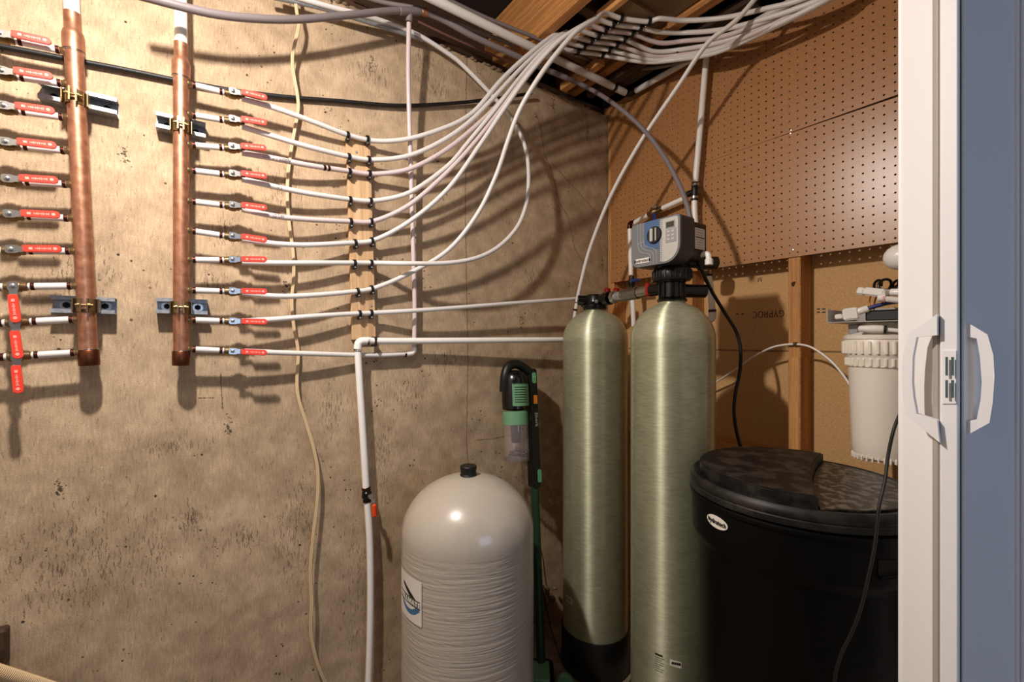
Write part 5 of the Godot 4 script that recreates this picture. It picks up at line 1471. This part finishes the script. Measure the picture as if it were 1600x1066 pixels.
func vacuum():
	# upright stick vacuum leaning on the concrete behind the grey tank
	var foot := Vector3(-0.5991, 0.03, 0.2248)
	var top := Vector3(-0.5429, 1.1259, 0.085)
	var d := (top - foot).normalized()
	var side := d.cross(Vector3(0, 0, 1)).normalized()
	var out := side.cross(d).normalized()
	var b := Basis(side, d, out)
	var o := thing("stick_vacuum", "black and green cordless stick vacuum leaning on the concrete behind the grey tank", "vacuum cleaner", foot)
	var pt := func(y: float, x := 0.0, z := 0.0) -> Vector3: return top + d * y + side * x + out * z
	var H := foot.distance_to(top)
	put("wand_tube", rodded(pt.call(-H + 0.03), pt.call(-0.42), 0.0165, 20), M.green_tube, o)
	var spine := Sh.new()
	spine.ext(rounded(0.037, 0.47, 0.012), 0.036, Transform3D(b, pt.call(-0.205, 0, -0.018)))
	put("spine", spine, M.black, o)
	var btn := Sh.new()
	btn.ext(rounded(0.018, 0.045, 0.008), 0.004, Transform3D(b, pt.call(-0.008, 0.003, 0.017)))
	put("green_button", btn, M.green, o)
	put("button_mark", boxed(pt.call(-0.004, 0.003, 0.0214), Vector3(0.010, 0.002, 0.001), 0, b), M.paper, o)
	btn = Sh.new()
	btn.ext(rounded(0.017, 0.05, 0.007), 0.004, Transform3D(b, pt.call(-0.395, 0.012, 0.017)))
	put("release_button", btn, M.green, o)
	put("warning_sticker", boxed(pt.call(-0.095, 0.006, 0.0184), Vector3(0.019, 0.034, 0.001), 0, b), M.yellow, o)
	var wl := Sh.new()
	for i in 4: wl.box(pt.call(-0.085 - i * 0.007, 0.006, 0.0190), Vector3(0.014, 0.0022, 0.0006), b)
	put("print_lines", wl, M.red, o)
	printed("lettering", "Shark", 0.015, Transform3D(Basis(-d, side, out), pt.call(-0.175, 0.008, 0.0184)), M.grey_line, o, 0.0, true)
	# handheld: motor dome, vent, cup
	var mc: Vector3 = pt.call(0, -0.083, 0.0)
	var my := Vector3(0, 1, 0)
	var r := 0.051
	put("motor_housing", lathed([Vector2(0.030, -0.135), Vector2(r, -0.13), Vector2(r * 1.02, -0.10), Vector2(r * 1.02, -0.02), Vector2(r * 0.96, 0.0), Vector2(r * 0.78, 0.014), Vector2(r * 0.4, 0.022), Vector2(0, 0.024)], mc, d, 36), M.black_gloss, o)
	var hd := Sh.new()
	hd.tube([pt.call(-0.06, -0.127, -0.01), pt.call(0.00, -0.127, 0.0), pt.call(0.035, -0.111, 0.0), pt.call(0.048, -0.079, 0.0), pt.call(0.040, -0.045, 0.0), pt.call(0.020, -0.012, 0.0), pt.call(0.005, 0.0, 0.0)], 0.0185, 16, 6)
	put("handle_loop", hd, M.black, o)
	var vent := Sh.new()
	for i in 16:
		var a0 := lerpf(-0.75, 1.0, i / 16.0)
		var a1 := lerpf(-0.75, 1.0, (i + 1) / 16.0)
		var n0: Vector3 = (out * cos(a0) + side * sin(a0)).normalized()
		var n1: Vector3 = (out * cos(a1) + side * sin(a1)).normalized()
		var k := vent.vert(mc + n0 * (r * 1.09) + d * -0.118, n0)
		vent.vert(mc + n1 * (r * 1.09) + d * -0.118, n1); vent.vert(mc + n1 * (r * 1.09) + d * -0.038, n1); vent.vert(mc + n0 * (r * 1.09) + d * -0.030, n0)
		vent.face(k, k + 1, k + 2); vent.face(k, k + 2, k + 3)
	vent.box(mc + (out * cos(-0.75) + side * sin(-0.75)) * (r * 1.05) + d * -0.075, Vector3(0.004, 0.085, 0.006), b * Basis(Vector3.UP, -0.75), 0.001)
	var vg := put("vent_cover", vent, M.green_soft, o)
	for i in 7:
		var sl := []
		for k in 7:
			var a := lerpf(-0.62, 0.35, k / 6.0)
			sl.append(mc + (out * cos(a) + side * sin(a)) * (r * 1.092) + d * (-0.046 - i * 0.0095))
		put("vent_slot", tubed(sl, 0.0016, 6, 1), M.black, vg)
	put("cup_collar", lathed([Vector2(r * 0.9, -0.19), Vector2(r * 0.98, -0.19), Vector2(r * 0.98, -0.142), Vector2(r * 0.9, -0.138)], mc, d, 36), M.green_soft, o)
	put("dust_cup", lathed([Vector2(0, -0.322), Vector2(r * 0.88, -0.320), Vector2(r * 0.94, -0.31), Vector2(r * 0.95, -0.19)], mc, d, 36), M.clear, o)
	put("cup_rim", lathed([Vector2(r * 0.86, -0.326), Vector2(r * 0.97, -0.326), Vector2(r * 0.97, -0.316), Vector2(r * 0.9, -0.314)], mc, d, 36), mat(Color(0.42, 0.38, 0.37), 0.3), o)
	put("inner_cone", lathed([Vector2(0.018, -0.26), Vector2(0.024, -0.15)], mc, d, 24), M.black, o)
	var du := Sh.new()
	for i in 40:
		var a := rng.randf() * TAU
		var q := rng.randf_range(0.0, 0.038)
		du.ball(mc + side * cos(a) * q + out * sin(a) * q + d * rng.randf_range(-0.316, -0.285), Vector3(0.007, 0.005, 0.007), 8)
	put("dust", du, M.dust, o).set_meta("kind", "stuff")
	put("latch_block", boxed(pt.call(-0.165, -0.028, 0.012), Vector3(0.032, 0.042, 0.035), 0.006, b), M.black, o)
	# floor head
	var fh := Sh.new()
	fh.box(foot + Vector3(-0.03, 0.0, 0.03), Vector3(0.17, 0.05, 0.10), Basis(Vector3.UP, 0.9), 0.014)
	put("floor_head", fh, M.black, o)
	put("head_cover", boxed(foot + Vector3(-0.03, 0.028, 0.03), Vector3(0.10, 0.012, 0.07), 0.005, Basis(Vector3.UP, 0.9)), M.green_soft, o)
	put("roller_cap", lathed([Vector2(0, 0), Vector2(0.03, 0.0), Vector2(0.033, 0.006), Vector2(0.033, 0.02), Vector2(0, 0.02)], foot + Vector3(0.02, 0.004, 0.11), Vector3(0.62, 0, -0.78), 20), M.green_soft, o)
	# old crumbled footing block by the corner
	var rub := Sh.new()
	for i in 60: rub.ball(Vector3(-0.47 + rng.randfn() * 0.045, 0.05 + rng.randf() * 0.15, 0.02 + rng.randf() * 0.02), Vector3(0.014, 0.012, 0.012) * rng.randf_range(0.5, 1.3), 8)
	for i in rub.v.size(): rub.v[i].y = maxf(rub.v[i].y, 0.001)
	tag(put("mortar_lumps", rub, M.rough), "grey mortar lumps at the foot of the concrete left of the slim green tank", "rubble", "", "stuff")

func cords():
	tag(put("hanging_cord", tubed([Vector3(-0.3873, 1.5341, 0.7311), Vector3(-0.3651, 1.486, 0.7346), Vector3(-0.3044, 1.4305, 0.7285), Vector3(-0.2302, 1.361, 0.7319), Vector3(-0.181, 1.3022, 0.7422), Vector3(-0.1687, 1.2443, 0.7508), Vector3(-0.1705, 1.1692, 0.7496), Vector3(-0.1927, 1.0953, 0.7462), Vector3(-0.206, 1.033, 0.749), Vector3(-0.2073, 0.9611, 0.7603), Vector3(-0.2002, 0.8964, 0.7776)], 0.0055, 12, 6), M.cable), "black cord hanging from the control box down behind the brine tank", "cord")
	tag(put("white_tube", tubed([Vector3(0.05, 1.0603, 0.4754), Vector3(0.04, 1.0974, 0.5343), Vector3(0.02, 1.1627, 0.6359), Vector3(0.0, 1.2165, 0.7169), Vector3(-0.008, 1.2499, 0.7861), Vector3(-0.012, 1.2592, 0.8528), Vector3(-0.012, 1.249, 0.9024), Vector3(-0.02, 1.2034, 0.9625), Vector3(-0.04, 1.1455, 1.0109), Vector3(-0.07, 1.0703, 1.0562), Vector3(-0.06, 1.0162, 1.0744)], 0.0035, 10, 6), M.pipe_white), "thin white tube arched over the middle stud to the filter housing", "tube")
	tag(put("tube_clip", boxed(Vector3(-0.01, 1.2614, 0.854), Vector3(0.018, 0.010, 0.012), 0.003), M.brass), "small brown clip holding the thin white tube on the stud", "clip")
	tag(put("appliance_cord", tubed([Vector3(-0.6031, 1.1714, 1.2765), Vector3(-0.6097, 1.1459, 1.2719), Vector3(-0.6339, 1.1131, 1.267), Vector3(-0.6424, 1.0673, 1.2611), Vector3(-0.6597, 1.0247, 1.2611), Vector3(-0.6815, 0.9776, 1.2579), Vector3(-0.6932, 0.9185, 1.2558), Vector3(-0.7023, 0.8631, 1.2494), Vector3(-0.707, 0.8047, 1.2399), Vector3(-0.7086, 0.7534, 1.2265), Vector3(-0.7106, 0.7124, 1.2129), Vector3(-0.7073, 0.6706, 1.203), Vector3(-0.7013, 0.6161, 1.195)], 0.0028, 10, 6), M.cable), "thin black cord trailing down the front of the brine tank", "cord")
	tag(put("wall_cable", tubed([Vector3(-2.0806, 1.9422, 0.012), Vector3(-2.0232, 1.9473, 0.012), Vector3(-1.9073, 1.9591, 0.012), Vector3(-1.8129, 1.9691, 0.012), Vector3(-1.6904, 1.9794, 0.012), Vector3(-1.5768, 1.9922, 0.012), Vector3(-1.445, 2.0159, 0.012), Vector3(-1.2764, 2.0551, 0.012), Vector3(-1.0824, 2.0992, 0.014), Vector3(-0.8832, 2.1669, 0.016), Vector3(-0.7151, 2.2326, 0.02), Vector3(-0.4971, 2.3241, 0.03)], 0.0065, 12, 5), M.cable), "black cable running level along the upper concrete behind the manifolds", "cable")
	var tw := Sh.new()
	for k in [-0.0022, 0.0022]:
		var pts: Array = [Vector3(-1.4173, 2.3377, 0.05), Vector3(-1.4085, 2.2642, 0.05), Vector3(-1.4032, 2.2354, 0.05), Vector3(-1.4085, 2.1964, 0.05), Vector3(-1.4175, 2.1499, 0.04), Vector3(-1.4177, 2.1161, 0.03), Vector3(-1.4111, 2.0793, 0.022), Vector3(-1.4024, 2.026, 0.024), Vector3(-1.4, 1.989, 0.02), Vector3(-1.4086, 1.928, 0.018), Vector3(-1.4188, 1.8577, 0.014), Vector3(-1.4276, 1.7769, 0.014), Vector3(-1.4294, 1.7078, 0.014), Vector3(-1.4241, 1.6301, 0.014), Vector3(-1.4134, 1.5428, 0.014), Vector3(-1.4116, 1.4737, 0.014), Vector3(-1.417, 1.3943, 0.014), Vector3(-1.4116, 1.3155, 0.014), Vector3(-1.399, 1.2362, 0.014), Vector3(-1.4029, 1.157, 0.016), Vector3(-1.3996, 1.0974, 0.018), Vector3(-1.3781, 1.0161, 0.02), Vector3(-1.3568, 0.9342, 0.025), Vector3(-1.3442, 0.8523, 0.028), Vector3(-1.3484, 0.7529, 0.03), Vector3(-1.36, 0.656, 0.032), Vector3(-1.3678, 0.5592, 0.034), Vector3(-1.3645, 0.4595, 0.036), Vector3(-1.3663, 0.3606, 0.036), Vector3(-1.3456, 0.2518, 0.035), Vector3(-1.316, 0.1648, 0.03)]
		var q := []
		for p in pts: q.append(p + Vector3(k, 0, k * 0.3))
		tw.tube(q, 0.0027, 10, 5)
	tag(put("twin_wire", tw, M.cream), "cream twin wire hanging wavy down the concrete from the ceiling", "wire")
	tag(put("charger_cord", tubed([Vector3(-0.4684, 0.4283, 0.02), Vector3(-0.4472, 0.3563, 0.02), Vector3(-0.4517, 0.2841, 0.03), Vector3(-0.435, 0.1728, 0.04), Vector3(-0.4266, 0.0832, 0.06), Vector3(-0.4285, 0.0099, 0.1), Vector3(-0.5034, 0.03, 0.2398), Vector3(-0.498, 0.02, 0.2878), Vector3(-0.4762, 0.01, 0.3336)], 0.002, 8, 5), M.cable), "thin black charger cord dangling between the grey tank and left green tank", "cord")
	# drop to the floor with its valve
	var o := thing("drop_pipe", "thick white pipe from behind the left tank, elbowed down the concrete with an orange valve", "pipe", Vector3(-1.1934, 0.2754, 0.04))
	put("level_pipe", tubed([Vector3(-1.1907, 1.27, 0.045), Vector3(-1.0476, 1.27, 0.045), Vector3(-0.74, 1.2725, 0.06), Vector3(-0.3603, 1.2756, 0.08), Vector3(-0.2151, 1.2758, 0.09)], 0.0112, 16, 4), M.pipe_white, o)
	put("upper_pipe", tubed([Vector3(-1.2262, 1.2427, 0.045), Vector3(-1.22, 1.1292, 0.045), Vector3(-1.2096, 0.9598, 0.045), Vector3(-1.1992, 0.7784, 0.045)], 0.0112, 16, 4), M.pipe_white, o)
	put("lower_pipe", tubed([Vector3(-1.195, 0.7372, 0.045), Vector3(-1.1865, 0.5949, 0.045), Vector3(-1.1844, 0.4238, 0.045), Vector3(-1.1865, 0.2755, 0.045), Vector3(-1.1929, 0.0868, 0.045)], 0.0112, 16, 4), M.pipe_white, o)
	var el := Sh.new()
	el.tube([Vector3(-1.1865, 1.27, 0.045), Vector3(-1.2117, 1.27, 0.045), Vector3(-1.2242, 1.2616, 0.045), Vector3(-1.2262, 1.2365, 0.045)], 0.0128, 16, 4)
	put("elbow", el, M.pipe_white, o)
	for p in [[Vector3(-1.1971, 1.27, 0.045), Vector3(1, 0, 0)], [Vector3(-1.2262, 1.2448, 0.045), Vector3(0, -1, 0)], [Vector3(-1.2002, 0.785, 0.045), Vector3(0, -1, 0)], [Vector3(-1.195, 0.7457, 0.045), Vector3(0, -1, 0)]]:
		put("crimp_ring", rodded(p[0], p[0] + p[1] * 0.009, 0.0128, 18), M.ring, o)
	put("valve_body", lathed([Vector2(0.008, -0.028), Vector2(0.013, -0.024), Vector2(0.013, -0.012), Vector2(0.0165, -0.008), Vector2(0.0165, 0.008), Vector2(0.013, 0.012), Vector2(0.013, 0.024), Vector2(0.008, 0.028)], Vector3(-1.1971, 0.761, 0.045), Vector3.UP, 10), M.black_gloss, o)
	put("valve_stem", lathed([Vector2(0.006, 0.008), Vector2(0.006, 0.024), Vector2(0.009, 0.024), Vector2(0.009, 0.029), Vector2(0, 0.029)], Vector3(-1.1971, 0.761, 0.045), Vector3(0.2, 0, 1), 8), M.steel, o)
	put("lever", boxed(Vector3(-1.1854, 0.7463, 0.075), Vector3(0.014, 0.018, 0.004), 0.001), M.steel, o)
	put("valve_handle", boxed(Vector3(-1.1822, 0.7151, 0.078), Vector3(0.016, 0.044, 0.012), 0.005, Basis(Vector3(0, 0, 1), 0.06)), M.orange, o)
	for i in 2:
		var p: Vector3 = [Vector3(-1.1976, 1.2657, 0.026), Vector3(-1.1697, 1.2678, 0.026)][i]
		var cl := Sh.new()
		cl.box(p + Vector3(0, 0, 0.010), Vector3(0.008, 0.034, 0.045), Basis.IDENTITY, 0.003)
		if i == 1: put("pipe_hook", cl, M.black, o)
	# ribbed hose at the lower left
	var rb := Sh.new()
	var a := Vector3(-2.0288, 0.5803, 0.1)
	var e := Vector3(-1.917, 0.4424, 0.05)
	var pr := []
	var n := 46
	for i in n:
		var s := a.distance_to(e) * i / n
		pr.append(Vector2(0.0095, s)); pr.append(Vector2(0.0125, s + a.distance_to(e) / n * 0.45))
	rb.lathe(pr, a, e - a, 18)
	tag(put("ribbed_hose", rb, M.cream), "pale ribbed hose crossing the bottom left corner by the concrete", "hose")
	var pb := Sh.new()
	pb.box(Vector3(-2.0232, 0.5708, 0.02), Vector3(0.03, 0.085, 0.03), Basis.IDENTITY, 0.004)
	tag(put("dark_block", pb, M.old_lumber), "small dark block against the concrete at the left edge, above the hose", "block")

func fold_skin(p: Array, th: float) -> Sh:
	# upright vinyl skin pleated in plan
	var s := Sh.new()
	for i in p.size() - 1:
		var a: Vector2 = p[i]
		var b: Vector2 = p[i + 1]
		var m := (a + b) * 0.5
		var l := a.distance_to(b)
		var an := atan2(-(b.y - a.y), b.x - a.x)
		s.box(Vector3(m.x, 1.045, m.y), Vector3(l, 2.05, th), Basis(Vector3.UP, an), 0.0008)
	return s

func plan_plate(pts: Array, depth: float) -> Sh:
	# an upright plate facing the room side (-x) from points that share one x
	var p := PackedVector2Array()
	for q in pts: p.append(Vector2(q.z, q.y))
	var s := Sh.new()
	s.ext(p, depth, Transform3D(Basis(Vector3(0, 0, 1), Vector3(0, 1, 0), Vector3(-1, 0, 0)), Vector3(pts[0].x + depth, 0, 0)))
	return s

func folding_door():
	var o := thing("folding_door", "white vinyl folding door drawn back to the right jamb, with arched handles", "door", Vector3(-0.46, 0.02, 1.37))
	var post := Sh.new()
	post.box(Vector3(-0.797, 1.045, 1.370), Vector3(0.036, 2.05, 0.018), Basis.IDENTITY, 0.0015)
	put("lead_post", post, M.door, o)
	var inn := [Vector2(-0.806, 1.358), Vector2(-0.745, 1.3035)]
	var outs := [Vector2(-0.804, 1.381), Vector2(-0.719, 1.424)]
	for i in 6:
		inn.append(Vector2(-0.69 + i * 0.105, 1.358)); inn.append(Vector2(-0.64 + i * 0.105, 1.3035))
		outs.append(Vector2(-0.66 + i * 0.105, 1.384)); outs.append(Vector2(-0.60 + i * 0.105, 1.420))
	for i in inn.size() - 1:
		put("inner_pleat", fold_skin([inn[i], inn[i + 1]], 0.003), M.door, o)
	for i in outs.size() - 1:
		put("outer_pleat", fold_skin([outs[i], outs[i + 1]], 0.003), M.door, o)
	# hinge beads and grooves
	for q in [[-0.7448, 1.3030, 0.0035], [-0.7270, 1.4215, 0.003], [-0.719, 1.4255, 0.0035]]:
		put("hinge_bead", rodded(Vector3(q[0], 0.02, q[1]), Vector3(q[0], 2.07, q[1]), q[2], 12), M.door, o)
	put("groove_strip", boxed(Vector3(-0.8070, 1.045, 1.3565), Vector3(0.010, 2.05, 0.006), 0.001, Basis(Vector3.UP, 0.73)), mat(Color(0.66, 0.63, 0.60), 0.5), o)
	put("handle", plan_plate([Vector3(-0.824, 1.3068, 1.3598), Vector3(-0.824, 1.2809, 1.3304), Vector3(-0.824, 1.2498, 1.3241), Vector3(-0.824, 1.2268, 1.3227), Vector3(-0.824, 1.1946, 1.3234), Vector3(-0.824, 1.1647, 1.3262), Vector3(-0.824, 1.1312, 1.3624), Vector3(-0.824, 1.1614, 1.3598), Vector3(-0.824, 1.1673, 1.3386), Vector3(-0.824, 1.1912, 1.3352), Vector3(-0.824, 1.212, 1.3338), Vector3(-0.824, 1.2473, 1.3345), Vector3(-0.824, 1.2754, 1.3386), Vector3(-0.824, 1.2779, 1.3598)], 0.011), M.door, o, "arched handle on the room side")
	put("handle", plan_plate([Vector3(-0.8, 1.296, 1.3844), Vector3(-0.8, 1.2784, 1.4041), Vector3(-0.8, 1.2516, 1.4093), Vector3(-0.8, 1.2232, 1.4104), Vector3(-0.8, 1.1887, 1.4087), Vector3(-0.8, 1.1623, 1.4058), Vector3(-0.8, 1.1426, 1.3851), Vector3(-0.8, 1.1617, 1.3851), Vector3(-0.8, 1.1648, 1.3941), Vector3(-0.8, 1.1917, 1.3977), Vector3(-0.8, 1.2156, 1.3988), Vector3(-0.8, 1.2487, 1.3971), Vector3(-0.8, 1.2734, 1.3941), Vector3(-0.8, 1.2761, 1.3844)], 0.011), M.door, o, "arched handle on the hall side")
	put("latch_plate", plan_plate([Vector3(-0.8165, 1.2568, 1.3635), Vector3(-0.8165, 1.2571, 1.3773), Vector3(-0.8165, 1.1856, 1.3773), Vector3(-0.8165, 1.1839, 1.3635)], 0.004), M.door, o)
	for q in [[Vector3(-0.8215, 1.2483, 1.3676), Vector3(-0.8215, 1.2232, 1.3701)], [Vector3(-0.8215, 1.2484, 1.3732), Vector3(-0.8215, 1.2236, 1.376)], [Vector3(-0.8215, 1.217, 1.3676), Vector3(-0.8215, 1.1929, 1.3701)], [Vector3(-0.8215, 1.2174, 1.3732), Vector3(-0.8215, 1.1935, 1.376)]]:
		var a: Vector3 = q[0]
		var b: Vector3 = q[1]
		put("latch_slot", plan_plate([a, Vector3(a.x, a.y, b.z), b, Vector3(b.x, b.y, a.z)], 0.001), mat(Color(0.25, 0.34, 0.36), 0.5), o)
	var rail := boxed(Vector3(-1.19, 2.102, 1.37), Vector3(2.24, 0.036, 0.05), 0.003)
	tag(put("door_track", rail, M.door), "white overhead track that the folding door hangs from", "track")
